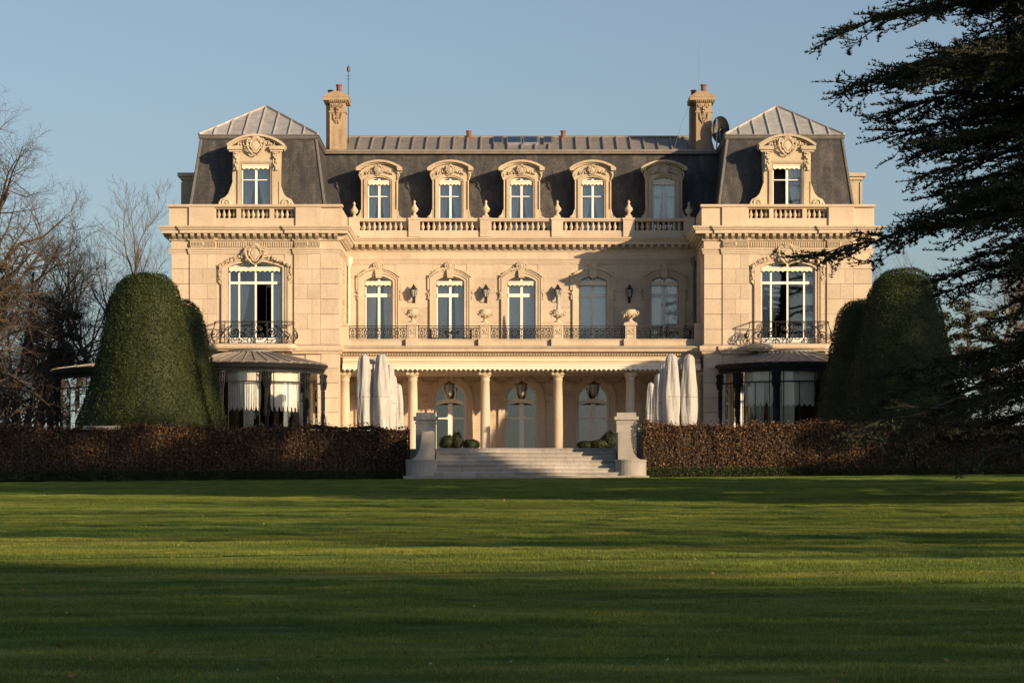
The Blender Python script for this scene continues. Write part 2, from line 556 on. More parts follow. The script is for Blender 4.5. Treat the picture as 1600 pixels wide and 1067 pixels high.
def ashlar(parent, x0, x1, z0, z1, yf, nrow, holes, length=1.5, proud=0.022, gap=0.008, phase=0, depth=0.05):
    h = (z1-z0)/nrow
    for r in range(nrow):
        za, zb = z0+r*h, z0+(r+1)*h
        iv = [(x0, x1)]
        for hx0, hx1, hz0, hz1 in holes:
            if hz0 < zb-0.05 and hz1 > za+0.05:
                nv = []
                for a, b_ in iv:
                    if hx1 <= a or hx0 >= b_: nv.append((a, b_)); continue
                    if hx0 > a+0.05: nv.append((a, hx0))
                    if hx1 < b_-0.05: nv.append((hx1, b_))
                iv = nv
        for a, b_ in iv:
            n = max(1, round((b_-a)/length))
            cuts = [a+(b_-a)*i/n for i in range(n+1)]
            if n > 1 and (r+phase) % 2:
                for i in range(1, n): cuts[i] += (b_-a)/n*0.35
            for i in range(n):
                block(parent, cuts[i]+gap/2, cuts[i+1]-gap/2, yf-proud, yf-proud+depth, za+gap/2, zb-gap/2)

# ---- walls (hollow shell with real openings)
PAV_WIN = (1.24, 5.16, 8.67, 0.27)
MAIN_WIN = (0.67, 5.10, 8.48, 0.24)
DOOR = (0.78, 0.0, 2.86, 0.78)
def build_walls():
    for s in (-1, 1):
        cx = s*PX; x0, x1 = cx-PH, cx+PH
        w = MB()
        wall_boxes(w, x0, x1, 4.95, 10.2, 0.0, 0.5, [(cx, *PAV_WIN)])
        wall_boxes(w, x0, x1, -0.2, 4.95, 0.0, 0.5, [(s*12.4, 2.5, 0.02, 3.6, 0.0)])
        w.box(x0, x0+0.5, 0.5, 17, -0.2, 10.2)
        w.box(x1-0.5, x1, 0.5, 17, -0.2, 10.2)
        w.box(x0+0.5, x1-0.5, 16.5, 17, -0.2, 10.2)
        wall = w.build('pavilion_wall', 'limestone', chateau)
        # room behind the windows
        i = MB()
        i.box(x0+0.5, x1-0.5, 5.5, 5.6, 0, 10.2)
        i.box(x0+0.5, x1-0.5, 0.5, 5.5, 4.75, 4.95)
        i.box(x0+0.5, x1-0.5, 0.5, 5.5, 9.6, 9.8)
        i.box(x0+0.5, x0+0.52, 0.5, 5.5, 0, 9.6); i.box(x1-0.52, x1-0.5, 0.5, 5.5, 0, 9.6)
        i.build('room', 'interior_dark', chateau)
        hole = (cx-1.34, cx+1.34, 5.0, 9.0)
        # quoins, pilaster strips and the fields between
        for t in (-1, 1):
            qa, qb = sorted((cx+t*3.0, cx+t*PH))
            ashlar(wall, qa, qb, 5.14, 9.3, 0.0, 6, [], 2.0, 0.05, 0.028, depth=0.08)
            pa, pb = sorted((cx+t*1.78, cx+t*3.0))
            ashlar(wall, pa, pb, 5.14, 9.3, 0.0, 6, [], 0.8, 0.10, 0.010, phase=t > 0, depth=0.12)
            ashlar(wall, qa, qb, 0.02, 4.72, 0.0, 7, [], 2.0, 0.05, 0.03, depth=0.08)
            if s*t < 0:
                ashlar(wall, *sorted((s*12.4+t*2.5, cx+t*3.0)), 0.02, 4.72, 0.0, 7, [], 1.6, 0.05, 0.02, depth=0.08)
        ashlar(wall, cx-1.78, cx+1.78, 5.14, 9.3, 0.0, 6, [hole], 0.9, 0.022, 0.010)
        # inner return wall
        xi = cx-s*PH
        for r in range(6):
            za, zb = 5.14+r*0.693, 5.14+(r+1)*0.693
            ya = 0.04
            for L in ((0.85, 1.6, 2.46) if r % 2 else (1.25, 2.0, 1.66)):
                block(wall, *sorted((xi-s*0.03, xi+s*0.03)), ya, ya+L-0.012, za+0.006, zb-0.006)
                ya += L
    xm = PX-PH
    w = MB()
    wall_boxes(w, -xm, xm, 4.95, 10.2, YM, YM+0.5, [(x, *MAIN_WIN) for x in BAYS])
    wall_boxes(w, -xm, xm, -0.2, 4.95, YM, YM+0.5, [(x, *DOOR) for x in BAYS])
    wall = w.build('middle_wall', 'limestone', chateau)
    i = MB()
    i.box(-xm, xm, YM+4.0, YM+4.1, 0, 10.2)
    i.box(-xm, xm, YM+0.5, YM+4.0, 4.7, 4.9)
    i.box(-xm, xm, YM+0.5, YM+4.0, 9.6, 9.8)
    for x in (-5.1, -1.7, 1.7, 5.1): i.box(x-.05, x+.05, YM+0.5, YM+4.0, 0, 9.6)
    i.build('room', 'interior_dark', chateau)
    ashlar(wall, -xm, xm, 5.14, 9.3, YM, 6, [(x-0.78, x+0.78, 5.0, 8.8) for x in BAYS], 1.25)
    ashlar(wall, -xm, xm, 9.5, 9.92, YM, 1, [], 1.5)
    ashlar(wall, -xm, xm, 0.02, 2.75, YM, 4, [(x-0.9, x+0.9, 0.0, 3.9) for x in BAYS], 1.9)
build_walls()

# ---- plan outline used by the cornices
def plan(brk=0.08):
    pts = [(-PX-PH, 17.0), (-PX-PH, 0.0)]
    for s in (-1, 1):
        cx = s*PX
        seq = [(cx-3.0, 0), (cx-3.0, -brk), (cx-1.78, -brk), (cx-1.78, 0), (cx+1.78, 0), (cx+1.78, -brk), (cx+3.0, -brk), (cx+3.0, 0)]
        pts += seq
        if s < 0: pts += [(-PX+PH, 0), (-PX+PH, YM), (PX-PH, YM), (PX-PH, 0)]
    pts += [(PX+PH, 0.0), (PX+PH, 17.0)]
    return pts
def build_cornice():
    P = plan()
    P = [(x, y-0.0) for x, y in P]
    c = MB()
    c.sweep(P, [(0.0, 9.90), (0.07, 9.90), (0.09, 9.97), (0.09, 10.20), (0.40, 10.20), (0.40, 10.33), (0.45, 10.35), (0.47, 10.40), (0.53, 10.47), (0.54, 10.53), (0.0, 10.57)])
    fix_normals(c.build('cornice', 'limestone', chateau))
    a = MB()
    a.sweep(P, [(0.02, 9.28), (0.05, 9.28), (0.05, 9.36), (0.07, 9.37), (0.07, 9.46), (0.10, 9.48), (0.10, 9.53), (0.02, 9.55)])
    fix_normals(a.build('architrave_moulding', 'limestone', chateau))
    # bracket blocks under the cornice, following the outline
    m = MB()
    for i in range(len(P)-1):
        (x0, y0), (x1, y1) = P[i], P[i+1]
        L = math.hypot(x1-x0, y1-y0)
        if L < 0.5: continue
        nx, ny = (y1-y0)/L, -(x1-x0)/L
        tx, ty = (x1-x0)/L, (y1-y0)/L
        n = max(1, round(L/0.335))
        for k in range(n):
            d = L*(k+0.5)/n
            bx, by = x0+tx*d, y0+ty*d
            prof = [(0.08, 9.99), (0.14, 9.96), (0.24, 10.03), (0.31, 10.05), (0.36, 10.12), (0.36, 10.205), (0.08, 10.205)]
            vs = []
            for q in (-0.075, 0.075):
                for o, z in prof: vs.append((bx+tx*q+nx*o, by+ty*q+ny*o, z))
            K = len(prof)
            m.add(vs, [tuple(range(K)), tuple(range(2*K-1, K-1, -1))]+[(j, (j+1) % K, (j+1) % K+K, j+K) for j in range(K)])
    fix_normals(m.build('cornice_brackets', 'limestone_carved', chateau, kind='stuff'))
    # string course between the storeys, on the pavilions
    for s in (-1, 1):
        g = MB()
        cx = s*PX
        b_ = 0.10
        path = [(cx-PH, 17.0), (cx-PH, 0.0), (cx-3.0, 0), (cx-3.0, -b_), (cx-1.78, -b_), (cx-1.78, 0), (cx+1.78, 0), (cx+1.78, -b_), (cx+3.0, -b_), (cx+3.0, 0), (cx+PH, 0), (cx+PH, 5.0)]
        if s > 0:
            path = [(cx-PH, 5.0)]+path[1:-1]+[(cx+PH, 17.0)]
        g.sweep(path, [(0.0, 4.70), (0.08, 4.72), (0.10, 4.80), (0.16, 4.84), (0.20, 4.93), (0.20, 5.06), (0.0, 5.13)])
        fix_normals(g.build('string_course', 'limestone', chateau))
build_cornice()

# ---- carved relief in the frieze: leaf panels over the pilasters, flutes between
def build_frieze():
    for s in (-1, 1):
        cx = s*PX
        for t in (-1, 1):
            m = MB()
            m.box(cx+t*2.39-0.6, cx+t*2.39+0.6, -0.095, 0.02, 9.54, 9.91)
            for k in range(8):
                for d in (-1, 1):
                    x = cx+t*2.39+d*(0.05+k*0.068)
                    m.tube([(x, -0.10, 9.58), (x+d*0.05, -0.14, 9.68), (x+d*0.04, -0.135, 9.79), (x-d*0.03, -0.11, 9.86)], 0.026, 4, 0.014)
            m.blob((cx+t*2.39, -0.11, 9.73), (0.07, 0.05, 0.12))
            m.build('leaf_panel', 'limestone_carved', chateau, smooth=False)
        m = MB()
        for k in range(33):
            x = cx-1.68+k*0.105
            m.box(x-0.03, x+0.03, -0.055, 0.01, 9.60, 9.86)
        m.build('fluted_frieze', 'limestone_carved', chateau, kind='stuff')
build_frieze()

# ---- windows
def arch_z(x, hw, zs, rise):
    if rise <= 1e-6: return zs
    r = (hw*hw+rise*rise)/(2*rise); cz = zs+rise-r
    return cz+math.sqrt(max(0.0, r*r-x*x))
def pane_poly(xa, xb, za, zb_, hw, zs, rise, top):
    if not top: return [(xa, za), (xb, za), (xb, zb_), (xa, zb_)]
    n = 6
    return [(xa, za), (xb, za)]+[(xb+(xa-xb)*i/n, max(za+0.01, arch_z(xb+(xa-xb)*i/n, hw, zs, rise)-0.02)) for i in range(n+1)]
def curtain(parent, xa, xb, z0, z1, y, side, tie=0.35, folds=5, name='curtain', mat='sheer_curtain'):
    """hanging cloth; side -1 gathers towards xa, +1 towards xb; tie = width left at the bottom"""
    n, m = folds*6, 8
    vs = []
    for j in range(m+1):
        v = j/m
        w = 1-(1-tie)*(v**1.5 if tie < 1 else 0)
        for i in range(n+1):
            u = i/n
            x = (xa+(xb-xa)*u*w) if side < 0 else (xb-(xb-xa)*(1-u)*w)
            vs.append((x, y+0.03*math.sin(u*folds*2*PI+0.3*v), z1+(z0-z1)*v))
    fs = [(j*(n+1)+i, j*(n+1)+i+1, (j+1)*(n+1)+i+1, (j+1)*(n+1)+i) for j in range(m) for i in range(n)]
    return MB().add(vs, fs).build(name, mat, parent, smooth=True)
def valance(parent, cx, hw, zt, zb, y, n=8, name='valance', mat='blind_cloth', th=0.012, amp=0.055):
    pts = []
    K = n*6
    for i in range(K+1):
        u = i/K
        pts.append((cx-hw+2*hw*u, zb+amp*abs(math.sin(u*n*PI+PI/2))-amp*0.55))
    poly = pts+[(cx+hw, zt), (cx-hw, zt)]
    m = MB().prism(poly, y, y+th)
    m.box(cx-hw, cx+hw, y-0.02, y+0.09, zt-0.02, zt+0.045)
    return m.build(name, mat, parent)
def window(cx, y, hw, zb, zs, rise, mull, trans, fw=0.075, mw=0.085, tw=0.12, kick=0.28, skip=(), name='window', depth=0.26, parent=None):
    m = MB()
    path = opening(hw, zb, zs, rise, cx)
    y0 = y+depth
    m.band(offset(path, -fw), path, y0, y0+0.08)
    xs = [-hw+fw]+list(mull)+[hw-fw]
    for x in mull:
        zt = arch_z(x, hw, zs, rise)-0.02
        m.box(cx+x-mw/2, cx+x+mw/2, y0-0.012, y0+0.07, zb, zt)
    zz = [zb]+list(trans)+[None]
    for z in trans:
        m.box(cx-hw+0.02, cx+hw-0.02, y0-0.022, y0+0.075, z-tw/2, z+tw/2)
    if kick: m.box(cx-hw+0.03, cx+hw-0.03, y0+0.004, y0+0.06, zb, zb+kick)
    win = m.build(name, 'white_paint', parent or chateau)
    for i in range(len(xs)-1):
        xa, xb = xs[i]+(mw/2 if i else 0), xs[i+1]-(mw/2 if i < len(xs)-2 else 0)
        for j in range(len(zz)-1):
            if (i, j) in skip: continue
            za = zz[j]+(kick if j == 0 else tw/2)
            top = zz[j+1] is None
            zc = None if top else zz[j+1]-tw/2
            p = MB()
            p.prism([(cx+a, b_) for a, b_ in pane_poly(xa, xb, za, zc if zc else 0, hw, zs, rise, top)], y0+0.03, y0+0.036)
            p.build('pane', 'window_glass', win)
    return win

def surround(cx, y, hw, zb, zs, rise, w, parent, steps=((0.0, 0.45, 0.05), (0.45, 0.8, 0.09), (0.8, 1.0, 0.13)), name='window_surround', mat='limestone'):
    m = MB()
    path = opening(hw, zb, zs, rise, cx)
    for a, b_, pr in steps:
        m.band(offset(path, a*w), offset(path, b_*w), y-pr, y+0.26 if a == 0 else y+0.02)
    return m.build(name, mat, parent)

def garland(m, pts, y, r0=0.075, seed=1, jitter=0.03):
    rnd = random.Random(seed)
    for i, (x, z) in enumerate(pts):
        for k in range(3):
            r = r0*rnd.uniform(0.5, 1.1)
            m.blob((x+rnd.uniform(-jitter, jitter)*1.6, y-rnd.uniform(0, 0.07), z+rnd.uniform(-jitter, jitter)*1.6), (r, r*0.9, r), 6, 4)
        a = rnd.uniform(0, 2*PI)
        m.tube([(x, y, z), (x+0.09*math.cos(a), y-0.06, z+0.09*math.sin(a)), (x+0.15*math.cos(a), y-0.02, z+0.15*math.sin(a))], 0.03, 4, 0.006)

def cartouche(m, cx, y, z, w, h, seed=1):
    """small flat shield in a frame of scrolls and curling leaves, under a shell"""
    rnd = random.Random(seed)
    n = 14
    pl = []
    for i in range(n):
        a = 2*PI*i/n
        c_, s_ = math.cos(a), math.sin(a)
        pl.append((cx+w*0.24*c_*(1.12 if s_ > -0.2 else 0.7), z-h*0.02+h*0.30*s_))
    vs = [(x, y-0.07, zz) for x, zz in pl]+[(cx+(x-cx)*0.72, y-0.115, z+(zz-z)*0.72) for x, zz in pl]+[(cx, y-0.13, z)]
    fs = [(i, (i+1) % n, (i+1) % n+n, i+n) for i in range(n)]+[(i+n, (i+1) % n+n, 2*n) for i in range(n)]
    vs += [(x, y+0.03, zz) for x, zz in pl]
    fs += [((i+1) % n, i, i+2*n+1, (i+1) % n+2*n+1) for i in range(n)]
    m.add(vs, fs)
    rim = [(x, y-0.10, zz) for x, zz in [(cx+(p-cx)*1.12, z+(q-z)*1.12) for p, q in pl]]
    m.tube(rim, 0.032*w/0.9+0.008, 5, closed=True)
    for d in (-1, 1):
        m.tube([(cx+d*p, y-0.12, q) for p, q in spiral(w*0.36, z+h*0.24, 0.015, w*0.13, 0.4, 1.6)], 0.03*w/0.9, 5, 0.05*w/0.9)
        m.tube([(cx+d*w*0.48, y-0.10, z+h*0.20), (cx+d*w*0.45, y-0.15, z-h*0.02), (cx+d*w*0.36, y-0.17, z-h*0.24), (cx+d*w*0.12, y-0.13, z-h*0.46), (cx, y-0.10, z-h*0.52)], 0.055*w/0.9, 5, 0.025*w/0.9)
        m.tube([(cx+d*p, y-0.11, q) for p, q in spiral(w*0.30, z-h*0.33, 0.01, w*0.10, 2.0, 1.4)], 0.022*w/0.9, 5, 0.032*w/0.9)
        for k in range(5):
            a = 0.9-0.42*k
            bx, bz = cx+d*w*0.40*math.cos(a*0.8), z+h*0.34*math.sin(a)
            q = rnd.uniform(0.12, 0.2)*w
            m.tube([(bx, y-0.08, bz), (bx+d*q*0.8, y-0.16, bz+q*0.5), (bx+d*q*1.3, y-0.10, bz+q*(0.2+rnd.uniform(-.3, .3)))], 0.045*w/0.9, 4, 0.012)
    for k in range(9):
        a = PI*(0.06+0.88*k/8)
        m.tube([(cx, y-0.10, z+h*0.27), (cx+w*0.17*math.cos(a), y-0.16, z+h*0.28+h*0.13*math.sin(a)), (cx+w*0.27*math.cos(a), y-0.09, z+h*0.28+h*0.24*math.sin(a))], 0.018*w/0.9, 4, 0.036*w/0.9)

def build_pavilion_windows():
    for s in (-1, 1):
        cx = s*PX
        hw, zb, zs, rise = PAV_WIN
        win = window(cx, 0.0, hw, zb, zs, rise, (-0.76, 0.0, 0.76), (7.98,), skip=((2, 0),) if s < 0 else (), depth=0.2, kick=0.3)
        valance(win, cx, hw-0.03, 8.66, 8.50, 0.06, 11)
        if s < 0:     # right leaf stands open into the room
            lf = MB()
            c, sn = math.cos(R(62)), math.sin(R(62))
            def P(u, z, t=0.0): return (cx+0.74-u*c, 0.24+u*sn+t, z)
            for ua, ub, za, zc in ((0, .07, 5.16, 7.9), (.62, .69, 5.16, 7.9), (.07, .62, 5.16, 5.5), (.07, .62, 7.82, 7.9)):
                vs = [P(ua, za), P(ub, za), P(ub, zc), P(ua, zc), P(ua, za, .04), P(ub, za, .04), P(ub, zc, .04), P(ua, zc, .04)]
                lf.add(vs, [(0, 1, 2, 3), (7, 6, 5, 4), (0, 4, 5, 1), (1, 5, 6, 2), (2, 6, 7, 3), (3, 7, 4, 0)])
            lf.build('open_leaf', 'white_paint', win)
        curtain(win, cx-1.15, cx-0.72, 5.2, 7.9, 0.31, -1, 0.5)
        curtain(win, cx+0.72, cx+1.15, 5.2, 8.4, 0.31, 1, 0.9)
        curtain(win, cx-0.72, cx-0.30, 6.2, 7.9, 0.35, -1, 0.3)
        surround(cx, 0.0, hw, zb, zs, rise, 0.30, chateau)
        o = MB()
        cartouche(o, cx, -0.12, 9.28, 0.95, 0.95, 3)
        up = [(cx-1.62+1.27*u, 8.72+0.46*math.sin(u*PI/2)) for u in [i/9 for i in range(10)]]
        garland(o, up, -0.12, 0.07, 5)
        garland(o, [(2*cx-x, z) for x, z in up], -0.12, 0.07, 6)
        for d in (-1, 1):
            garland(o, [(cx+d*(1.60+0.03*math.sin(k)), 8.62-0.12*k) for k in range(5)], -0.09, 0.06, 8+d)
            # rounded ears of the frame
            e = [(cx+d*1.52, 8.45)]+[(cx+d*(1.52+0.20*math.sin(PI*k/8)), 8.45-0.62*k/8) for k in range(1, 8)]+[(cx+d*1.52, 7.83)]
            if d > 0: e = e[::-1]
            o.prism(e, -0.11, 0.01)
        o.build('carved_crest', 'limestone_carved', chateau, smooth=False)
build_pavilion_windows()

def build_main_windows():
    hw, zb, zs, rise = MAIN_WIN
    for i, cx in enumerate(BAYS):
        win = window(cx, YM, hw, zb, zs, rise, (0.0,), (7.82,), mw=0.12, tw=0.17, kick=0.32, depth=0.24)
        valance(win, cx, hw-0.02, 8.44, 8.28, YM+0.05, 6)
        if i < 2 or i == 4:
            curtain(win, cx-0.6, cx-0.12, 5.1, 8.3, YM+0.355, -1, 0.75, 4)
            curtain(win, cx+0.2, cx+0.6, 5.1, 8.3, YM+0.355, 1, 0.8, 4)
        else:
            b_ = MB(); b_.box(cx-0.6, cx+0.6, YM+0.36, YM+0.37, 6.2, 8.4)
            b_.build('blind', 'sheer_curtain', win)
        surround(cx, YM, hw, zb, zs, rise, 0.30, chateau)
        o = MB()
        for d in (-1, 1):    # ears
            o.box(*sorted((cx+d*0.96, cx+d*1.08)), YM-0.10, YM+0.01, 8.05, 8.78)
            garland(o, [(cx+d*1.02, 7.95-0.1*k) for k in range(4)], YM-0.06, 0.05, 20+i, 0.02)
            pts = [(cx+d*(0.22+0.62*u), 9.04-0.20*u*u) for u in [k/6 for k in range(7)]]
            garland(o, pts, YM-0.08, 0.05, 30+i+d, 0.022)
        # hood over the surround
        top = offset(opening(hw, zb, zs, rise, cx), 0.33)[1:-1]
        top2 = [(x, z+0.09) for x, z in top]
        o.band(top, top2, YM-0.18, YM+0.01)
        # key block with an oval medallion
        o.prism([(cx-0.13, 8.62), (cx+0.13, 8.62), (cx+0.17, 9.0), (cx-0.17, 9.0)], YM-0.22, YM+0.01)
        o.prism([(cx-0.15, 8.99), (cx+0.15, 8.99), (cx+0.19, 9.25), (cx+0.12, 9.40), (cx, 9.45), (cx-0.12, 9.40), (cx-0.19, 9.25)], YM-0.17, YM+0.01)
        o.blob((cx, YM-0.17, 9.20), (0.10, 0.05, 0.15), 10, 7)
        o.tube([(cx+0.13*math.cos(2*PI*k/16), YM-0.18, 9.2+0.19*math.sin(2*PI*k/16)) for k in range(16)], 0.025, 5, closed=True)
        for d in (-1, 1):
            o.tube([(cx+d*0.16, YM-0.14, 9.34), (cx+d*0.24, YM-0.19, 9.22), (cx+d*0.20, YM-0.17, 9.05), (cx+d*0.28, YM-0.10, 8.98)], 0.04, 5, 0.02)
        for d in (-1, 1):
            o.tube([(cx+d*p, YM-0.2, q) for p, q in spiral(0.10, 8.72, 0.01, 0.07, 1, 1.3, 12)], 0.02, 4)
        o.build('carved_crest', 'limestone_carved', chateau)
build_main_windows()

# ---- ground floor doors behind the portico
def build_doors():
    hw, zb, zs, rise = DOOR
    for i, cx in enumerate(BAYS):
        y0 = YM+0.22
        m = MB()
        path = opening(hw, zb, zs, rise, cx, 20)
        m.band(offset(path, -0.12), path, y0, y0+0.08)
        m.box(cx-0.11, cx+0.11, y0-0.02, y0+0.07, 0.0, 2.66)
        # swept transom, lower at the jambs
        n = 12
        lo = [(cx-hw+2*hw*k/n, 2.56+0.16*math.cos((k/n-0.5)*PI)-0.02) for k in range(n+1)]
        m.band(lo, [(x, z+0.19) for x, z in lo], y0-0.025, y0+0.08)
        # oval light in the fan
        ov = [(cx+0.29*math.cos(2*PI*k/20), 3.16+0.42*math.sin(2*PI*k/20)) for k in range(20)]
        iv = [(cx+0.21*math.cos(2*PI*k/20), 3.16+0.34*math.sin(2*PI*k/20)) for k in range(20)]
        m.band(iv, ov, y0-0.01, y0+0.07, closed=True)
        # glazing bar at mid height, thickening to the meeting stile
        for d in (-1, 1):
            p = [(cx+d*hw*0.93, 1.93), (cx+d*0.2, 1.93), (cx+d*0.07, 1.88), (cx+d*0.07, 2.10), (cx+d*0.2, 2.0), (cx+d*hw*0.93, 1.99)]
            m.prism(p if d < 0 else p[::-1], y0-0.012, y0+0.07)
            m.box(*sorted((cx+d*0.09, cx+d*(hw-0.07))), y0+0.003, y0+0.06, 0.0, 0.42)
        door = m.build('glazed_door', 'white_paint', chateau)
        for d in (-1, 1):
            xa, xb = sorted((cx+d*0.08, cx+d*(hw-0.06)))
            MB().box(xa, xb, y0+0.03, y0+0.036, 0.42, 1.93).build('pane', 'window_glass', door)
            MB().box(xa, xb, y0+0.03, y0+0.036, 1.99, 2.6).build('pane', 'window_glass', door)
        fan = [(cx-hw+0.06, 2.7)]+[(cx+hw-0.06, 2.7)]+[(x, z) for x, z in arch(hw-0.06, zs, rise-0.06, 16, cx)][::-1]
        MB().prism(fan, y0+0.03, y0+0.036).build('pane', 'window_glass', door)
        surround(cx, YM, hw, 0.0, zs, rise, 0.32, chateau, name='door_surround')
        o = MB()
        o.prism([(cx-0.12, 3.62), (cx+0.12, 3.62), (cx+0.18, 4.02), (cx-0.18, 4.02)], YM-0.24, YM+0.01)
        for d in (-1, 1):
            garland(o, [(cx+d*(0.3+1.25*u), 3.95-0.35*math.sin(u*PI)) for u in [k/9 for k in range(10)]], YM-0.07, 0.06, 50+i+d)
        o.build('carved_crest', 'limestone_carved', chateau)
    m = MB()
    xm = PX-PH
    edges = [-xm]+[e for x in BAYS for e in (x-1.12, x+1.12)]+[xm]
    for k in range(0, len(edges), 2):
        a, b_ = edges[k], edges[k+1]
        m.box(a, b_, YM-0.12, YM+0.01, 2.76, 2.84); m.box(a, b_, YM-0.09, YM+0.01, 2.84, 2.98); m.box(a, b_, YM-0.15, YM+0.01, 2.98, 3.04)
    m.build('impost_moulding', 'limestone', chateau)
build_doors()

# ---- portico with columns, entablature, awning
XP = PX-PH
COLS = [-5.02, -1.68, 1.68, 5.02]
YC = 0.95
def build_portico():
    e = MB()
    e.box(-XP+0.004, XP-0.004, YC+0.25, YM+0.02, 3.92, 5.0)           # ceiling and deck
    e.sweep([(-XP+0.01, YC-0.22), (XP-0.01, YC-0.22)], [(-0.5, 3.92), (0.0, 3.92), (0.0, 4.44), (0.03, 4.46), (0.03, 4.66), (0.10, 4.67), (0.10, 4.70), (0.22, 4.84), (0.42, 4.85), (0.42, 4.97), (0.50, 5.02), (0.50, 5.06), (-0.5, 5.10)])
    ent = e.build('portico_entablature', 'limestone', chateau)
    fix_normals(ent)
    d = MB()
    n = 132
    for k in range(n):
        x = -XP+0.1+(2*XP-0.2)*(k+0.5)/n
        d.box(x-0.035, x+0.035, YC-0.40, YC-0.25, 4.70, 4.82)
    d.build('dentils', 'limestone_carved', ent, kind='stuff')
    l = MB().box(-XP+0.005, XP-0.005, YC-0.64, YM, 5.062, 5.105)
    l.build('weathered_ledge', 'weathered_ledge', ent)
    prof = [(0.30, 0.0), (0.30, 0.12), (0.26, 0.15), (0.28, 0.2), (0.26, 0.26), (0.225, 0.30), (0.228, 1.3), (0.215, 2.6), (0.195, 3.52), (0.22, 3.54), (0.22, 3.58), (0.195, 3.60)]
    for x in COLS+[-XP+0.20, XP-0.20]:
        c = MB().lathe(prof, (x, YC, 0.0), 20)
        col = c.build('column', 'limestone', chateau, smooth=True)
        k = MB()
        k.lathe([(0.20, 3.60), (0.21, 3.68), (0.27, 3.75), (0.28, 3.80)], (x, YC, 0), 16)
        k.box(x-0.29, x+0.29, YC-0.29, YC+0.29, 3.80, 3.922)
        k.build('capital', 'limestone_carved', col)
    # base course of the balcony with pedestals
    b_ = MB()
    xs = [-XP+0.01]+[e_ for x in COLS for e_ in (x-0.31, x+0.31)]+[XP-0.01]
    for k in range(0, len(xs), 2):
        b_.box(xs[k], xs[k+1], YC-0.28, YC+0.02, 5.106, 5.38)
        b_.box(xs[k], xs[k+1], YC-0.32, YC+0.04, 5.38, 5.435)
    b_.build('balcony_plinth', 'limestone', chateau)
    for x in COLS:
        p = MB()
        p.box(x-0.31, x+0.31, YC-0.46, YC+0.12, 5.107, 5.44)
        p.box(x-0.245, x+0.245, YC-0.40, YC+0.08, 5.44, 6.06)
        p.box(x-0.31, x+0.31, YC-0.46, YC+0.14, 6.06, 6.13)
        p.box(x-0.28, x+0.28, YC-0.43, YC+0.11, 6.13, 6.20)
        ped = p.build('pedestal', 'limestone', chateau)
        q = MB()
        q.band([(x-0.15, 5.53), (x+0.15, 5.53), (x+0.15, 5.97), (x-0.15, 5.97)], [(x-0.19, 5.49), (x+0.19, 5.49), (x+0.19, 6.01), (x-0.19, 6.01)], YC-0.42, YC-0.39, closed=True)
        for d_ in (-1, 1):
            q.tube([(x+d_*a, YC-0.41, c_) for a, c_ in spiral(0.07, 5.68, 0.01, 0.055, 0.5, 1.5, 14)], 0.016, 4)
            q.tube([(x+d_*0.03, YC-0.41, 5.75), (x+d_*0.10, YC-0.43, 5.84), (x+d_*0.06, YC-0.41, 5.92)], 0.02, 4, 0.01)
        q.blob((x, YC-0.40, 5.8), (0.05, 0.04, 0.09))
        q.build('carved_panel', 'limestone_carved', ped)
    for s in (-1, 1):    # end blocks against the pavilions
        p = MB()
        x = s*(XP-0.2)
        p.box(x-0.195, x+0.195, YC-0.40, YC+0.08, 5.107, 6.06); p.box(x-0.198, x+0.198, YC-0.46, YC+0.14, 6.06, 6.15)
        p.build('pedestal', 'limestone', chateau)
    # railings
    for k in range(5):
        xa = (-XP+0.42 if k == 0 else COLS[k-1]+0.27); xb = (XP-0.42 if k == 4 else COLS[k]-0.27)
        r = MB()
        y = YC-0.16
        r.box(xa, xb, y-0.022, y+0.022, 6.03, 6.062); r.box(xa, xb, y-0.014, y+0.014, 5.955, 5.972)
        r.box(xa, xb, y-0.018, y+0.018, 5.44, 5.462); r.box(xa, xb, y-0.014, y+0.014, 5.50, 5.515)
        n = round((xb-xa)/0.285); w = (xb-xa)/n
        for i in range(n):
            c = xa+w*(i+0.5)
            r.tube([(c+0.062*math.cos(2*PI*q/10), y, 5.735+0.062*math.sin(2*PI*q/10)) for q in range(10)], 0.019, 4, closed=True)
            for sz in (-1, 1):
                r.tube([(c+w*0.5*math.sin(PI*q/8)*(1 if q < 9 else 1), y, 5.735+sz*(0.07+0.15*q/8)) for q in range(9)], 0.017, 4)
                r.tube([(c-w*0.5*math.sin(PI*q/8), y, 5.735+sz*(0.07+0.15*q/8)) for q in range(9)], 0.017, 4)
                r.blob((c, y, 5.735+sz*0.145), (0.035, 0.018, 0.045), 6, 4)
            xe = c+w*0.5
            r.blob((xe, y, 5.735), (0.04, 0.016, 0.035), 6, 4)
            r.box(xe-0.008, xe+0.008, y-0.008, y+0.008, 5.51, 5.96)
        for xx in (xa, xb): r.box(xx-0.015, xx+0.015, y-0.015, y+0.015, 5.44, 6.062)
        r.build('balcony_railing', 'black_iron', chateau)
    # awning
    a = MB()
    n = 60
    for k in range(n):
        xa = -XP+0.12+(2*XP-0.24)*k/n; xb = -XP+0.12+(2*XP-0.24)*(k+1)/n
        a.add([(xa, 0.36, 4.21), (xb, 0.36, 4.21), (xb, 0.70, 4.415), (xa, 0.70, 4.415)], [(0, 1, 2, 3)])
    a.box(-XP+0.12, XP-0.12, 0.33, 0.37, 4.19, 4.235)
    a.box(-XP+0.12, XP-0.12, 0.60, 0.72, 4.42, 4.52)
    aw = a.build('awning', 'awning_cloth', chateau)
    valance(aw, 0.0, XP-0.12, 4.20, 4.0, 0.335, 74, amp=0.10)
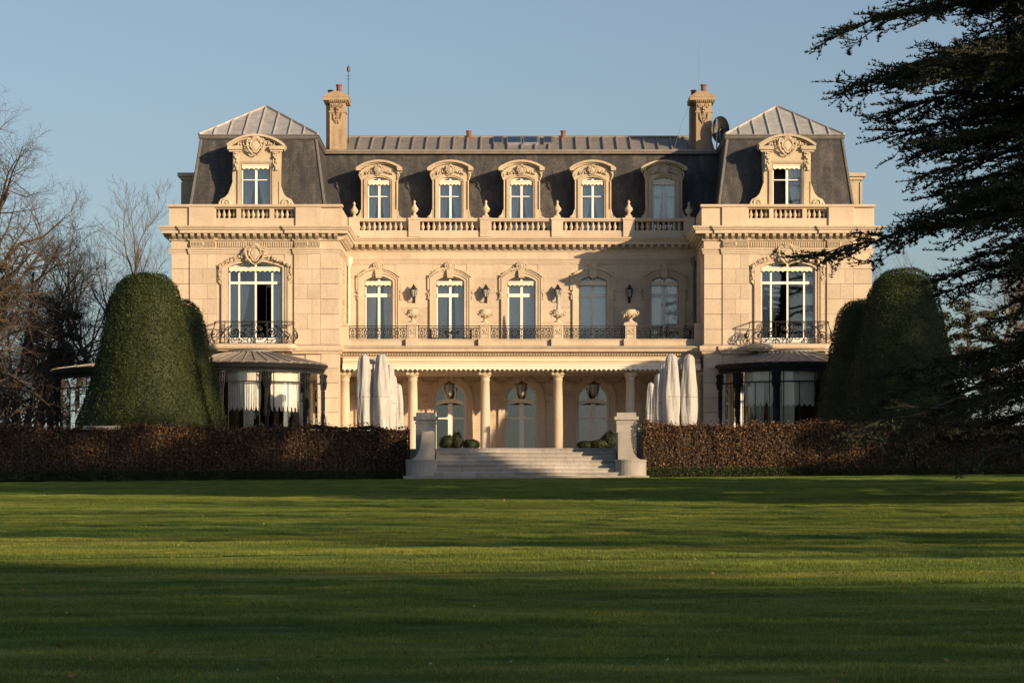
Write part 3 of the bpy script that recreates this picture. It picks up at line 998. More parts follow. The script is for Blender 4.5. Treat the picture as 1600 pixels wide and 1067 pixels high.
    for s in (-1, 1):
        h = MB()
        x = s*(XP-0.08)
        h.tube([(x, 0.72, 4.46), (x, 0.45, 4.2), (x, 0.37, 4.21)], 0.03, 5)
        h.box(x-0.04, x+0.04, 0.6, 0.75, 4.1, 4.6)
        h.build('awning_arm', 'black_iron', aw)
build_portico()

# ---- downpipes in the inner corners, with hoppers
for s in (-1, 1):
    p = MB()
    x, y = s*(XP-0.14), YM-0.16
    p.tube([(x, y, 5.12), (x, y, 9.2)], 0.06, 8)
    p.lathe([(0.07, 9.15), (0.16, 9.35), (0.17, 9.6), (0.10, 9.62)], (x, y, 0), 8)
    for z in (5.6, 6.9, 8.2): p.lathe([(0.085, z), (0.085, z+0.06)], (x, y, 0), 8)
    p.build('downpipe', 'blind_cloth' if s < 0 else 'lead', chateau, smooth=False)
    o = MB()     # carved drop on the return wall
    xw = s*(XP-0.0)
    rnd = random.Random(3)
    for k in range(22):
        z = 6.2+k*0.14
        for q in range(2):
            r = 0.05+0.05*abs(math.sin(k*0.9))
            o.blob((xw-s*0.06, 2.4+rnd.uniform(-0.16, 0.16), z+rnd.uniform(-.04, .04)), (r*0.8, r, r))
    o.build('carved_drop', 'limestone_carved', chateau)

# ---- balustrades
BAL = [(0.055, 0.0), (0.055, 0.03), (0.04, 0.05), (0.085, 0.13), (0.092, 0.17), (0.075, 0.23), (0.042, 0.31), (0.037, 0.36), (0.055, 0.385), (0.055, 0.43)]
_b = MB().lathe(BAL, (0, 0, 0), 10).build('baluster', 'limestone_roof', smooth=True)
BALMESH = _b.data
bpy.data.objects.remove(_b)
def balusters(parent, x0, x1, y, z, n):
    for k in range(n):
        o = bpy.data.objects.new('baluster', BALMESH); link(o, parent)
        o.location = (x0+(x1-x0)*(k+0.5)/n, y, z)
def build_balustrades():
    y = YM-0.12
    peds = [-5.1, -1.7, 1.7, 5.1]
    ends = [-XP+0.22]+[e for x in peds for e in (x-0.27, x+0.27)]+[XP-0.22]
    for k in range(0, 10, 2):
        a, b_ = ends[k], ends[k+1]
        m = MB()
        m.box(a, b_, y-0.16, y+0.16, 10.56, 10.80); m.box(a, b_, y-0.14, y+0.14, 10.80, 10.87)
        m.box(a, b_, y-0.15, y+0.15, 11.30, 11.36); m.box(a, b_, y-0.18, y+0.18, 11.36, 11.45)
        o = m.build('balustrade', 'limestone', chateau)
        balusters(o, a, b_, y, 10.87, 11)
    for x in peds:
        m = MB()
        m.box(x-0.27, x+0.27, y-0.24, y+0.2, 10.56, 11.36); m.box(x-0.30, x+0.30, y-0.27, y+0.23, 11.36, 11.46)
        m.box(x-0.16, x+0.16, y-0.16, y+0.16, 11.46, 11.56)
        m.build('balustrade_pedestal', 'limestone', chateau)
    for s in (-1, 1):
        cx = s*PX
        # parapet of the pavilion: solid panels with three pierced bays over the window
        m = MB()
        y0, y1 = -0.06, 0.30
        hx = PH+0.10
        zb, zt = 10.56, 11.42
        bays = [(-1.80, -0.86), (-0.66, 0.66), (0.86, 1.80)]
        cuts = [-hx]+[e for b_ in bays for e in b_]+[hx]
        for k in range(0, 8, 2):
            m.box(cx+cuts[k], cx+cuts[k+1], y0, y1, zb, zt)
        for a, b_ in bays:
            m.box(cx+a, cx+b_, y0, y1, zb, 10.92); m.box(cx+a, cx+b_, y0, y1, 11.35, zt)
        for t in (-1, 1):
            m.box(*sorted((cx+t*1.86, cx+t*3.02)), y0-0.09, y0+0.01, zb, zt)
            m.box(*sorted((cx+t*hx, cx+t*(hx-0.36))), y1, 9.0, zb, zt)
        m.box(cx-hx-0.03, cx+hx+0.03, y0-0.12, y1+0.03, zt, zt+0.03)
        m.box(cx-hx-0.06, cx+hx+0.06, y0-0.15, y1+0.05, zt+0.03, zt+0.12)
        o = m.build('parapet', 'limestone', chateau)
        for (a, b_), n in zip(bays, (4, 6, 4)): balusters(o, cx+a, cx+b_, 0.12, 10.92, n)
build_balustrades()

# ---- roofs
ZG = 14.78
def frustum(mb, x0, x1, y0, y1, z0, X0, X1, Y0, Y1, z1, cap=False):
    vs = [(x0,y0,z0),(x1,y0,z0),(x1,y1,z0),(x0,y1,z0),(X0,Y0,z1),(X1,Y0,z1),(X1,Y1,z1),(X0,Y1,z1)]
    fs = [(0,1,5,4),(1,2,6,5),(2,3,7,6),(3,0,4,7)]
    if cap: fs.append((4,5,6,7))
    mb.add(vs, fs)
def build_roofs():
    m = MB()
    frustum(m, -9.6, 9.6, YM+0.75, 17.0, 10.5, -9.6, 9.6, YM+1.75, 16.0, ZG, True)
    m.build('mansard_slope', 'slate', chateau)
    g = MB()
    g.box(-9.62, 9.62, YM+1.52, YM+1.9, ZG-0.02, ZG+0.15)
    g.tube([(-9.6, YM+1.55, ZG+0.10), (9.6, YM+1.55, ZG+0.10)], 0.085, 8)
    g.build('roof_gutter', 'dull_zinc', chateau)
    # standing-seam sheets of the flat upper roof
    ya, za, yb, zb = YM+1.9, ZG+0.14, YM+4.6, ZG+1.16
    n = 28
    for k in range(n):
        x0 = -9.3+18.6*k/n; x1 = -9.3+18.6*(k+1)/n
        p = MB()
        p.add([(x0+0.01, ya, za), (x1-0.01, ya, za), (x1-0.01, yb, zb), (x0+0.01, yb, zb), (x0+0.01, ya, za-0.04), (x1-0.01, ya, za-0.04), (x1-0.01, yb, zb-0.04), (x0+0.01, yb, zb-0.04)],
              [(0,1,2,3),(7,6,5,4),(0,4,5,1),(1,5,6,2),(2,6,7,3),(3,7,4,0)])
        p.box(x1-0.035, x1+0.035, ya-0.002, ya+0.002, za, za+0.01)
        p.tube([(x1, ya, za+0.05), (x1, yb, zb+0.05)], 0.05, 5)
        p.build('roof_sheet', 'dull_zinc', chateau)
    r = MB()
    r.tube([(-9.4, yb, zb+0.04), (9.4, yb, zb+0.04)], 0.07, 6)
    r.add([(-9.4, yb, zb), (9.4, yb, zb), (9.4, 14.0, za), (-9.4, 14.0, za)], [(0,1,2,3)])
    r.build('roof_ridge', 'dull_zinc', chateau)
    for x, w, mat in ((-1.15, 0.5, 'lead'), (-0.35, 0.75, 'grey_metal'), (0.45, 0.75, 'grey_metal'), (1.3, 0.45, 'lead')):
        k = MB()
        t0, t1 = 0.45, 0.92
        P = lambda x_, t, h: (x_, ya+(yb-ya)*t, za+(zb-za)*t+h)
        k.add([P(x-w/2, t0, .13), P(x+w/2, t0, .13), P(x+w/2, t1, .13), P(x-w/2, t1, .13), P(x-w/2, t0, 0), P(x+w/2, t0, 0), P(x+w/2, t1, 0), P(x-w/2, t1, 0)],
              [(0,1,2,3),(0,4,5,1),(1,5,6,2),(2,6,7,3),(3,7,4,0)])
        f = k.build('skylight', mat, chateau)
        q = MB()
        q.add([P(x-w/2+.06, t0+.04, .14), P(x+w/2-.06, t0+.04, .14), P(x+w/2-.06, t1-.04, .14), P(x-w/2+.06, t1-.04, .14)], [(0,1,2,3)])
        q.build('pane', 'window_glass', f)
    for s in (-1, 1):
        cx = s*PX
        m = MB()
        frustum(m, cx-3.25, cx+3.25, 0.75, 10.0, 10.5, cx-2.66, cx+2.66, 1.6, 9.2, ZG, True)
        body = m.build('mansard_slope', 'slate', chateau)
        for t in (-1, 1):
            MB().tube([(cx+t*3.25, 0.75, 10.5), (cx+t*2.66, 1.6, ZG)], 0.07, 6).build('hip_roll', 'lead', body)
            MB().tube([(cx+t*3.25, 10.0, 10.5), (cx+t*2.66, 9.2, ZG)], 0.07, 6).build('hip_roll', 'lead', body)
        g = MB()
        path = [(cx-2.66, 9.2), (cx-2.66, 1.6), (cx+2.66, 1.6), (cx+2.66, 9.2)]
        g.sweep(path+[path[0]], [(-0.3, ZG-0.05), (0.04, ZG-0.05), (0.10, ZG), (0.13, ZG+0.06), (0.10, ZG+0.13), (0.14, ZG+0.15), (0.14, ZG+0.19), (-0.3, ZG+0.2)])
        fix_normals(g.build('roof_gutter', 'lead', chateau))
        # pyramid of zinc sheets
        ax, ay, az = cx-s*0.0, 5.4, 16.86
        hw, y0, y1, z0 = 2.76, 1.5, 9.3, ZG+0.19
        def fp(u, t, lift=0.0):      # front face
            return (cx+u, y0+(ay-y0)*t-0.1*lift, z0+(az-z0)*t+lift)
        nst = 8
        for k in range(nst):
            ua, ub = -hw+2*hw*k/nst, -hw+2*hw*(k+1)/nst
            ha, hb = 1-abs(ua)/hw, 1-abs(ub)/hw
            pts = [fp(ua+.01, 0), fp(ub-.01, 0)]
            if hb > 0.001: pts.append(fp(ub-.01, hb-.004))
            if ha > 0.001: pts.append(fp(ua+.01, ha-.004))
            p = MB()
            N = len(pts)
            low = [(a, b_+0.02, c_-0.05) for a, b_, c_ in pts]
            p.add(pts+low, [tuple(range(N)), tuple(range(2*N-1, N-1, -1))]+[(i, i+N, (i+1) % N+N, (i+1) % N) for i in range(N)])
            if k < nst-1 and hb > 0.02:
                p.tube([fp(ub, 0, .03), fp(ub, max(0.05, hb-.01), .03)], 0.042, 5)
            p.build('roof_sheet', 'zinc', chateau)
        p = MB()
        A = (ax, ay, az)
        for (a, b_) in (((cx+hw, y0), (cx+hw, y1)), ((cx+hw, y1), (cx-hw, y1)), ((cx-hw, y1), (cx-hw, y0))):
            p.add([(a[0], a[1], z0), (b_[0], b_[1], z0), A], [(0, 1, 2)])
            for k in range(1, 7):
                f = k/7; q = (a[0]+(b_[0]-a[0])*f, a[1]+(b_[1]-a[1])*f, z0)
                h_ = 1-abs(f-0.5)*2
                e_ = tuple(((A[i]-q[i])*0+q[i]) for i in range(3))
                mid = ((a[0]+b_[0])/2, (a[1]+b_[1])/2, z0)
                top = tuple(q[i]+(A[i]-mid[i])*h_ for i in range(3))
                p.tube([q, top], 0.04, 4)
        p.build('roof_back', 'zinc', chateau)
        for t in (-1, 1):
            MB().tube([(cx+t*hw, y0, z0+0.02), (ax, ay, az+0.02)], 0.06, 6).build('hip_roll', 'zinc', chateau)
build_roofs()

# ---- dormers
def scroll_side(m, x, z, y0, y1, d, w, h):
    """volute console leaning on the dormer cheek; d is its outward side"""
    pts = [(x, z), (x+d*w, z), (x+d*w*1.02, z+h*0.18), (x+d*w*0.86, z+h*0.34), (x+d*w*0.55, z+h*0.42), (x+d*w*0.32, z+h*0.55), (x+d*w*0.16, z+h*0.78), (x, z+h)]
    if d < 0: pts = pts[::-1]
    m.prism(pts, y0, y1)
    m.tube([(x+d*p, y0-0.015, q) for p, q in spiral(w*0.52, z+h*0.2, 0.015, w*0.40, 0.6, 1.9, 26)], w*0.07, 5, w*0.10)
def dormer(cx, y, yb, hw, zb, zs, rise, bw, ztop, cw, crise, big):
    m = MB()
    # piers and lintel
    zc = ztop-crise-0.14           # springing of the curved cornice
    wall_boxes(m, cx-bw, cx+bw, zb, zc, y, y+0.35, [(cx, hw, zb, zs, rise)])
    # cheeks and roof running back into the slope
    m.box(cx-bw, cx-bw+0.12, y+0.35, yb, zb, zc); m.box(cx+bw-0.12, cx+bw, y+0.35, yb, zb, zc)
    top = arch(bw, zc, crise, 12, cx)
    m.prism([(cx-bw, zc), (cx+bw, zc)]+top[::-1], y+0.02, yb)
    body = m.build('dormer', 'limestone_roof', chateau)
    # curved cornice
    c = MB()
    pth = arch(cw, zc, crise, 16, cx)
    up = lambda p, d: [(x, z+d) for x, z in p]
    c.band(up(arch(cw-0.05, zc, crise, 16, cx), -0.02), up(pth, 0.05), y-0.10, yb)
    c.band(up(pth, 0.05), up(arch(cw+0.05, zc, crise, 16, cx), 0.15), y-0.22, yb)
    if big:
        for d in (-1, 1):
            c.box(*sorted((cx+d*0.62, cx+d*(cw+0.02))), y-0.2, y+0.02, zc-0.10, zc+0.06)
            c.box(*sorted((cx+d*0.66, cx+d*(cw-0.05))), y-0.13, y+0.02, zc-0.2, zc-0.10)
    else:
        for d in (-1, 1):
            c.box(*sorted((cx+d*(cw-0.16), cx+d*(cw+0.08))), y-0.24, y+0.1, zc-0.02, zc+0.13)
    c.build('dormer_pediment', 'limestone_roof', body)
    s = MB()
    path = opening(hw, zb, zs, rise, cx)
    s.band(path, offset(path, 0.07), y-0.03, y+0.2); s.band(offset(path, 0.07), offset(path, 0.17), y-0.07, y+0.01)
    s.build('window_surround', 'limestone_roof', body)
    o = MB()
    for d in (-1, 1):
        if big:
            scroll_side(o, cx+d*bw*0.98, 11.40, y-0.04, y+0.3, d, 0.66, 1.25)
            o.box(*sorted((cx+d*(bw-0.30), cx+d*(bw-0.06))), y-0.10, y+0.01, zc-1.05, zc-0.2)
            garland(o, [(cx+d*(bw-0.18), zc-0.3-0.13*k) for k in range(6)], y-0.10, 0.055, 77, 0.03)
        else:
            scroll_side(o, cx+d*bw*0.99, 11.36, y+0.0, y+0.3, d, 0.26, 0.72)
            o.tube([(cx+d*(bw+0.02), y-0.06, zc-0.06), (cx+d*(bw+0.09), y-0.08, zc-0.22), (cx+d*(bw+0.01), y-0.04, zc-0.45)], 0.06, 5, 0.03)
            o.tube([(cx+d*(bw-0.02), y-0.05, zc-0.5), (cx+d*(bw-0.02), y-0.05, zb+1.2)], 0.035, 4)
    if big:
        cartouche(o, cx, y-0.06, zc+0.08, 0.85, 0.9, 9)
        for d in (-1, 1): garland(o, [(cx+d*(0.45+0.5*k/4), zc+0.24-0.05*k) for k in range(4)], y-0.04, 0.05, 11, 0.03)
    else:
        cartouche(o, cx, y-0.05, zc+0.02, 0.42, 0.5, 9)
        for d in (-1, 1): garland(o, [(cx+d*(0.26+0.36*k/4), zc-0.02-0.035*k) for k in range(5)], y-0.04, 0.04, 12, 0.02)
    o.build('carving', 'limestone_carved', body)
    return body
def dormer_window(body, cx, y, hw, zb, zs, rise, valz, opened=None):
    skip = ()
    if opened is not None: skip = ((opened, 0), (opened, 1))
    win = window(cx, y, hw, zb, zs, rise, (0.0,), (zs-0.72,), fw=0.06, mw=0.11, tw=0.045, kick=0.12, depth=0.14, skip=skip, parent=body)
    valance(win, cx, hw-0.02, valz, valz-0.17, y+0.04, 6)
    b_ = MB()
    b_.box(cx-hw, cx+hw, y+1.2, y+1.25, zb, zs+rise); b_.box(cx-hw-.02, cx-hw, y+.3, y+1.2, zb, zs+rise); b_.box(cx+hw, cx+hw+.02, y+.3, y+1.2, zb, zs+rise)
    b_.build('room', 'interior_dark', win)
    for d in (-1, 1):
        if opened is not None and d < 0: continue
        curtain(win, *sorted((cx+d*0.04, cx+d*(hw-0.05))), zb, zs-0.1, y+0.34, -1 if d < 0 else 1, 0.25, 4)
for i, x in enumerate(BAYS):
    d = dormer(x, YM+0.32, YM+1.75, 0.55, 10.75, 13.28, 0.20, 0.86, 14.27, 1.02, 0.34, False)
    dormer_window(d, x, YM+0.32, 0.55, 10.75, 13.28, 0.20, 13.28)
for s in (-1, 1):
    d = dormer(s*PX, 0.32, 1.9, 0.67, 10.75, 13.45, 0.0, 1.08, 14.80, 1.28, 0.46, True)
    dormer_window(d, s*PX, 0.32, 0.67, 10.75, 13.45, 0.0, 13.40, 0 if s > 0 else None)
    # dormer on the outer flank, seen edge-on
    q = MB()
    x0 = s*(PX+2.9); x1 = s*(PX+3.62)
    q.box(*sorted((x0, x1)), 2.6, 4.6, 10.6, 13.0)
    q.box(*sorted((x0, x1+s*0.12)), 2.5, 4.7, 13.0, 13.15); q.box(*sorted((x0, x1+s*0.25)), 2.4, 4.8, 13.15, 13.32)
    q.box(*sorted((x1, x1+s*0.18)), 2.5, 2.8, 11.5, 11.75); q.box(*sorted((x1, x1+s*0.10)), 2.55, 2.75, 11.75, 12.9)
    q.build('flank_dormer', 'limestone_roof', chateau)

# ---- chimneys
def chimney(x, y, s):
    m = MB()
    m.box(x-0.38, x+0.38, y-0.4, y+0.45, 14.9, 16.75)
    m.box(x-0.62, x+0.2, y+0.45, y+1.4, 14.9, 17.2)
    m.box(x-0.42, x+0.42, y-0.44, y+0.5, 16.75, 16.82)
    m.box(x-0.36, x+0.36, y-0.37, y+0.45, 16.82, 17.25)
    body = m.build('chimney', 'chimney_stone', chateau)
    c = MB()
    c.box(x-0.44, x+0.44, y-0.46, y+0.6, 17.25, 17.33)
    c.box(x-0.70, x+0.52, y-0.54, y+1.5, 17.33, 17.50)
    c.prism([(x-0.72, 17.50), (x+0.54, 17.50)]+[(a, z) for a, z in arch(0.60, 17.52, 0.24, 8, x-0.05)][::-1], y-0.56, y+1.5)
    for k in range(9): c.box(x-0.40+k*0.095, x-0.35+k*0.095, y-0.50, y-0.44, 17.25, 17.33)
    c.build('chimney_cap', 'chimney_stone', body)
    o = MB()
    for d in (-1, 1):
        o.tube([(x+d*p, y-0.40, q) for p, q in spiral(0.18, 17.08, 0.02, 0.13, 0.5, 1.5, 16)], 0.035, 5)
        o.tube([(x+d*0.20, y-0.42, 16.72), (x+d*0.17, y-0.46, 16.45), (x+d*0.04, y-0.42, 16.2)], 0.05, 5, 0.03)
    garland(o, [(x, 16.98-0.11*k) for k in range(7)], y-0.43, 0.055, 4, 0.04)
    o.build('carving', 'chimney_stone', body)
    for px, py, h in ((-0.42, 0.9, 0.42), (0.02, 0.3, 0.60)):
        p = MB().lathe([(0.13, 17.55), (0.15, 17.6), (0.12, 17.68), (0.13, 17.52+h), (0.16, 17.55+h), (0.15, 17.6+h)], (x+px, y+py, 0), 10)
        p.build('chimney_pot', 'red_clay', body)
chimney(-8.87, 7.0, -1)
chimney(8.80, 7.0, 1)
for x in (-2.6, 2.05):
    p = MB()
    p.lathe([(0.12, 15.85), (0.12, 16.2), (0.14, 16.22), (0.14, 16.28)], (x, 9.5, 0), 8)
    p.box(x-0.2, x+0.2, 9.3, 9.7, 15.75, 15.9)
    p.build('roof_pot', 'red_clay', chateau)

# ================================================================== BALCONIES of the pavilions
def bow_plan(hw, front, back, n=10):
    """plan curve of a bowed balcony, from the wall on the left round to the wall on the right"""
    pts = [(-hw, back)]
    pts += [(-hw+0.28*(1-math.cos(PI/2*k/5)), front+0.28-0.28*math.sin(PI/2*k/5)) for k in range(6)]
    m = [(x, y) for x, y in pts]
    return m+[(-x, y) for x, y in m[::-1]]
def build_balcony(cx):
    slab = MB()
    P = [(cx+x, y) for x, y in bow_plan(1.86, -1.0, 0.02)]
    slab.sweep(P, [(-0.9, 4.80), (-0.12, 4.80), (-0.08, 4.86), (0.02, 4.90), (0.06, 4.98), (0.06, 5.08), (0.0, 5.12), (-1.86, 5.125)])
    o = fix_normals(slab.build('balcony_slab', 'limestone', chateau))
    br = MB()
    for d in (-1.2, 1.2):
        br.prism([(cx+d-0.16, 4.3), (cx+d+0.16, 4.3), (cx+d+0.16, 4.8), (cx+d-0.16, 4.8)], -0.6, 0.0)
    br.build('balcony_bracket', 'limestone', o)
    # railing: (u along the plan, v height) with a swelling lower half
    plan_ = [(x, y) for x, y in bow_plan(1.80, -0.92, 0.0)]
    seg = [0.0]
    for i in range(1, len(plan_)):
        seg.append(seg[-1]+math.hypot(plan_[i][0]-plan_[i-1][0], plan_[i][1]-plan_[i-1][1]))
    L = seg[-1]
    def at(u, v):
        u = max(0.0, min(L, u))
        i = 1
        while i < len(seg)-1 and seg[i] < u: i += 1
        t = (u-seg[i-1])/(seg[i]-seg[i-1])
        x = plan_[i-1][0]+(plan_[i][0]-plan_[i-1][0])*t; y = plan_[i-1][1]+(plan_[i][1]-plan_[i-1][1])*t
        dx, dy = plan_[i][0]-plan_[i-1][0], plan_[i][1]-plan_[i-1][1]
        l = math.hypot(dx, dy)
        w = 0.16*math.sin(PI*min(1, v/0.8))**1.5 if v < 0.8 else 0.0
        return (cx+x+dy/l*w, y-dx/l*w, 5.14+v)
    r = MB()
    K = 60
    for v, rad in ((0.99, 0.024), (0.93, 0.010), (0.0, 0.016), (0.05, 0.010)):
        r.tube([at(L*k/K, v) for k in range(K+1)], rad, 5)
    def curve(pts, rad=0.013): r.tube([at(u, v) for u, v in pts], rad*1.55, 4)
    for k in range(9):                       # uprights carry the swelling profile
        u = L*k/8
        curve([(u, 0.99*j/10) for j in range(11)], 0.012)
    mid = L/2
    for d in (-1, 1):
        S = lambda pts: [(mid+d*u, v) for u, v in pts]
        curve(S(spiral(0.86, 0.50, 0.02, 0.30, PI*0.2, 2.1, 40)), 0.019)
        curve(S([(0.86+0.30*math.cos(0.2*PI+0.2*PI), 0.5+0.3)]+[(1.05+0.10*k, 0.78-0.06*k*k*0.5) for k in range(5)]), 0.016)
        curve(S(spiral(0.32, 0.30, 0.02, 0.18, PI, 1.7, 26)), 0.015)
        curve(S(spiral(0.30, 0.70, 0.02, 0.15, 0, -1.6, 24)), 0.015)
        curve(S(spiral(1.42, 0.36, 0.02, 0.21, PI, -1.7, 26)), 0.015)
        curve(S(spiral(1.42, 0.74, 0.02, 0.13, 0, 1.6, 22)), 0.014)
        curve(S(spiral(1.95, 0.45, 0.02, 0.22, 0.5, 1.8, 26)), 0.015)
        curve(S(spiral(2.35, 0.40, 0.02, 0.2, 0.5, -1.8, 26)), 0.015)
        curve(S([(0.02, 0.05), (0.12, 0.18), (0.06, 0.36), (0.16, 0.52), (0.05, 0.68), (0.10, 0.86), (0.0, 0.93)]), 0.014)
        curve(S([(0.5, 0.06), (0.62, 0.16), (0.80, 0.13), (1.0, 0.18), (1.15, 0.08)]), 0.014)
        for u, v in ((0.86, 0.5), (0.32, 0.30), (1.42, 0.36), (0.62, 0.18), (1.12, 0.66), (0.55, 0.82), (1.95, 0.45), (0.15, 0.52)):
            r.blob(at(mid+d*u, v), (0.045, 0.03, 0.045), 6, 4)
    r.build('balcony_railing', 'black_iron', chateau)
build_balcony(-PX)
build_balcony(PX)

# ================================================================== CONSERVATORIES
def festoon(parent, cx, cy, rad, a0, a1, zt, zb, scal, mat='sheer_curtain', name='curtain', rise=0.30):
    n, m = 60, 7
    vs = []
    for j in range(m+1):
        v = j/m
        for i in range(n+1):
            u = i/n
            a = a0+(a1-a0)*u
            edge = zb+rise*(1-abs(math.sin(u*scal*PI))**0.7)
            z = zt+(edge-zt)*v
            rr = rad+0.035*math.sin(u*scal*4*PI)*(0.6+0.4*v)+0.05*v*abs(math.sin(u*scal*PI))
            vs.append((cx+rr*math.cos(a), cy+rr*math.sin(a), z))
    fs = [(j*(n+1)+i, j*(n+1)+i+1, (j+1)*(n+1)+i+1, (j+1)*(n+1)+i) for j in range(m) for i in range(n)]
    return MB().add(vs, fs).build(name, mat, parent, smooth=True)
def arc_band(mb, cx, cy, r0, r1, a0, a1, z0, z1, n=8):
    vs = []
    for i in range(n+1):
        a = a0+(a1-a0)*i/n
        c, s_ = math.cos(a), math.sin(a)
        for r, z in ((r0, z0), (r1, z0), (r1, z1), (r0, z1)): vs.append((cx+r*c, cy+r*s_, z))
    fs = [(0, 3, 2, 1), (4*n, 4*n+1, 4*n+2, 4*n+3)]
    for i in range(n):
        for k in range(4):
            l = (k+1) % 4
            fs.append((4*i+k, 4*i+l, 4*i+4+l, 4*i+4+k))
    mb.add(vs, fs)
def conservatory(cx, cy, a_start, a_end, nb, R0, label, drapes, ztop=3.95, apex=0.55, slab_r=1.25):
    """round glazed bow of iron and glass; angles sweep counter-clockwise"""
    root = empty('conservatory', (cx, cy, 0), label, 'conservatory', 'glazed bows')
    lx = ly = 0.0
    n = nb*8
    f = MB()
    prof = [(R0+0.02, ztop-0.02), (R0+0.16, ztop), (R0+0.20, ztop+0.10), (R0+0.26, ztop+0.13), (R0+0.27, ztop+0.22), (R0+0.10, ztop+0.24)]
    f.lathe(prof, (lx, ly, 0), n, a_start, a_end)
    arc_band(f, lx, ly, R0-0.08, R0+0.06, a_start, a_end, ztop-0.20, ztop-0.002, n)
    fix_normals(f.build('eaves_fascia', 'conservatory_iron', root))
    d = MB()
    nd = nb*26
    for k in range(nd):
        a = a_start+(a_end-a_start)*(k+0.5)/nd
        d.lathe([(0.0, -0.10), (0.022, -0.08), (0.03, 0.0)], (lx+(R0+0.09)*math.cos(a), ly+(R0+0.09)*math.sin(a), ztop-0.03), 5)
    d.build('eaves_fringe', 'conservatory_iron', root, kind='stuff')
    # roof sheets
    ns = nb*4
    zr0, zr1 = ztop+0.235, ztop+0.235+apex
    for k in range(ns):
        a0 = a_start+(a_end-a_start)*k/ns; a1 = a_start+(a_end-a_start)*(k+1)/ns
        p = MB()
        e = 0.004
        c0, s0, c1, s1 = math.cos(a0+e), math.sin(a0+e), math.cos(a1-e), math.sin(a1-e)
        ro, ri = R0+0.27, slab_r
        top = [(ro*c0, ro*s0, zr0), (ro*c1, ro*s1, zr0), (ri*c1, ri*s1, zr1), (ri*c0, ri*s0, zr1)]
        p.add(top+[(x, y, z-0.04) for x, y, z in top], [(0,1,2,3),(7,6,5,4),(0,4,5,1),(1,5,6,2),(2,6,7,3),(3,7,4,0)])
        p.tube([(ro*math.cos(a1), ro*math.sin(a1), zr0+0.02), (ri*math.cos(a1), ri*math.sin(a1), zr1+0.02)], 0.028, 5)
        p.build('roof_sheet', 'dull_zinc', root)
    cr = MB()
    cr.lathe([(slab_r-0.1, zr1-0.02), (slab_r+0.05, zr1+0.0), (slab_r+0.05, zr1+0.10), (slab_r-0.1, zr1+0.12)], (0, 0, 0), n, a_start, a_end)
    cr.build('roof_curb', 'lead', root)
    # posts
    for k in range(nb+1):
        a = a_start+(a_end-a_start)*k/nb
        x, y = R0*math.cos(a), R0*math.sin(a)
        p = MB()
        p.lathe([(0.17, 0.0), (0.17, 0.5), (0.12, 0.56), (0.10, 0.62), (0.095, 1.75), (0.14, 1.80), (0.14, 2.05), (0.095, 2.1), (0.095, 3.0), (0.13, 3.06), (0.16, 3.35), (0.19, 3.62), (0.20, 3.78)], (x, y, 0), 10)
        for q in range(5):
            t = a-0.6*PI/2+q*0.6*PI/4
            p.tube([(x+0.12*math.cos(t), y+0.12*math.sin(t), 2.1), (x+0.12*math.cos(t), y+0.12*math.sin(t), 3.0)], 0.022, 4)
            p.tube([(x+0.15*math.cos(t), y+0.15*math.sin(t), 3.05), (x+0.22*math.cos(t), y+0.22*math.sin(t), 3.3), (x+0.18*math.cos(t), y+0.18*math.sin(t), 3.55), (x+0.25*math.cos(t), y+0.25*math.sin(t), 3.72)], 0.03, 4)
        p.build('post', 'conservatory_iron', root, smooth=False)
    for k in range(nb):
        a0 = a_start+(a_end-a_start)*k/nb; a1 = a_start+(a_end-a_start)*(k+1)/nb
        w = 0.045
        fr = MB()
        arc_band(fr, 0, 0, R0-0.03, R0+0.03, a0+w, a1-w, 0.0, 0.55)          # sill panel
        arc_band(fr, 0, 0, R0-0.03, R0+0.03, a0+w, a1-w, 3.27, 3.33)         # transom
        ma = (a0+a1)/2
        for t, zt in ((a0+0.10, 3.75), (a1-0.10, 3.75), (ma, 3.27)):
            x, y = R0*math.cos(t), R0*math.sin(t)
            fr.tube([(x, y, 0.5), (x, y, zt)], 0.022, 6)
        b_ = fr.build('glazing_frame', 'conservatory_iron', root)
        for ta, tb in ((a0+w, ma), (ma, a1-w)):
            g = MB(); arc_band(g, 0, 0, R0-0.004, R0+0.004, ta+.004, tb-.004, 0.56, 3.27, 4)
            g.build('pane', 'conservatory_glass', b_)
        g = MB(); arc_band(g, 0, 0, R0-0.004, R0+0.004, a0+w, a1-w, 3.33, 3.75, 6)
        g.build('pane', 'conservatory_glass', b_)
        bl = MB(); arc_band(bl, 0, 0, R0-0.16, R0-0.15, a0+0.06, a1-0.06, 3.34, 3.76, 6)
        bl.build('blind', 'blind_cloth', b_)
        kind = drapes[k % len(drapes)]
        if kind == 'f': festoon(b_, 0, 0, R0-0.24, a0+0.07, a1-0.07, 3.28, 1.97, 7)
        if kind == 's':
            s_ = MB(); arc_band(s_, 0, 0, R0-0.2, R0-0.19, a0+0.07, a1-0.07, 2.6, 3.28, 6); s_.build('blind', 'blind_cloth', b_)
            festoon(b_, 0, 0, R0-0.24, a0+0.07, a1-0.07, 2.62, 2.2, 6, rise=0.12)
        if kind == 'd':
            festoon(b_, 0, 0, R0-0.24, a0+0.07, a1-0.07, 3.28, 2.2, 5)
            hw_ = (a1-a0)*0.26
            festoon(b_, 0, 0, R0-0.34, a0+0.05, a0+0.05+hw_, 2.9, 0.6, 3, 'gold_drape', 'drape', rise=0.01)
    fl = MB()
    fl.lathe([(0.0, 0.01), (R0-0.05, 0.01)], (0, 0, 0), n, a_start, a_end)
    fl.build('floor', 'terrace_paving', root)
    return root
conservatory(-12.4, 0.0, -PI, 0.0, 5, 3.27, 'dark iron and glass bow with ruffled white curtains, beside the paired dark yews at left', ['f', 'f', 'f', 'f', 'f'])
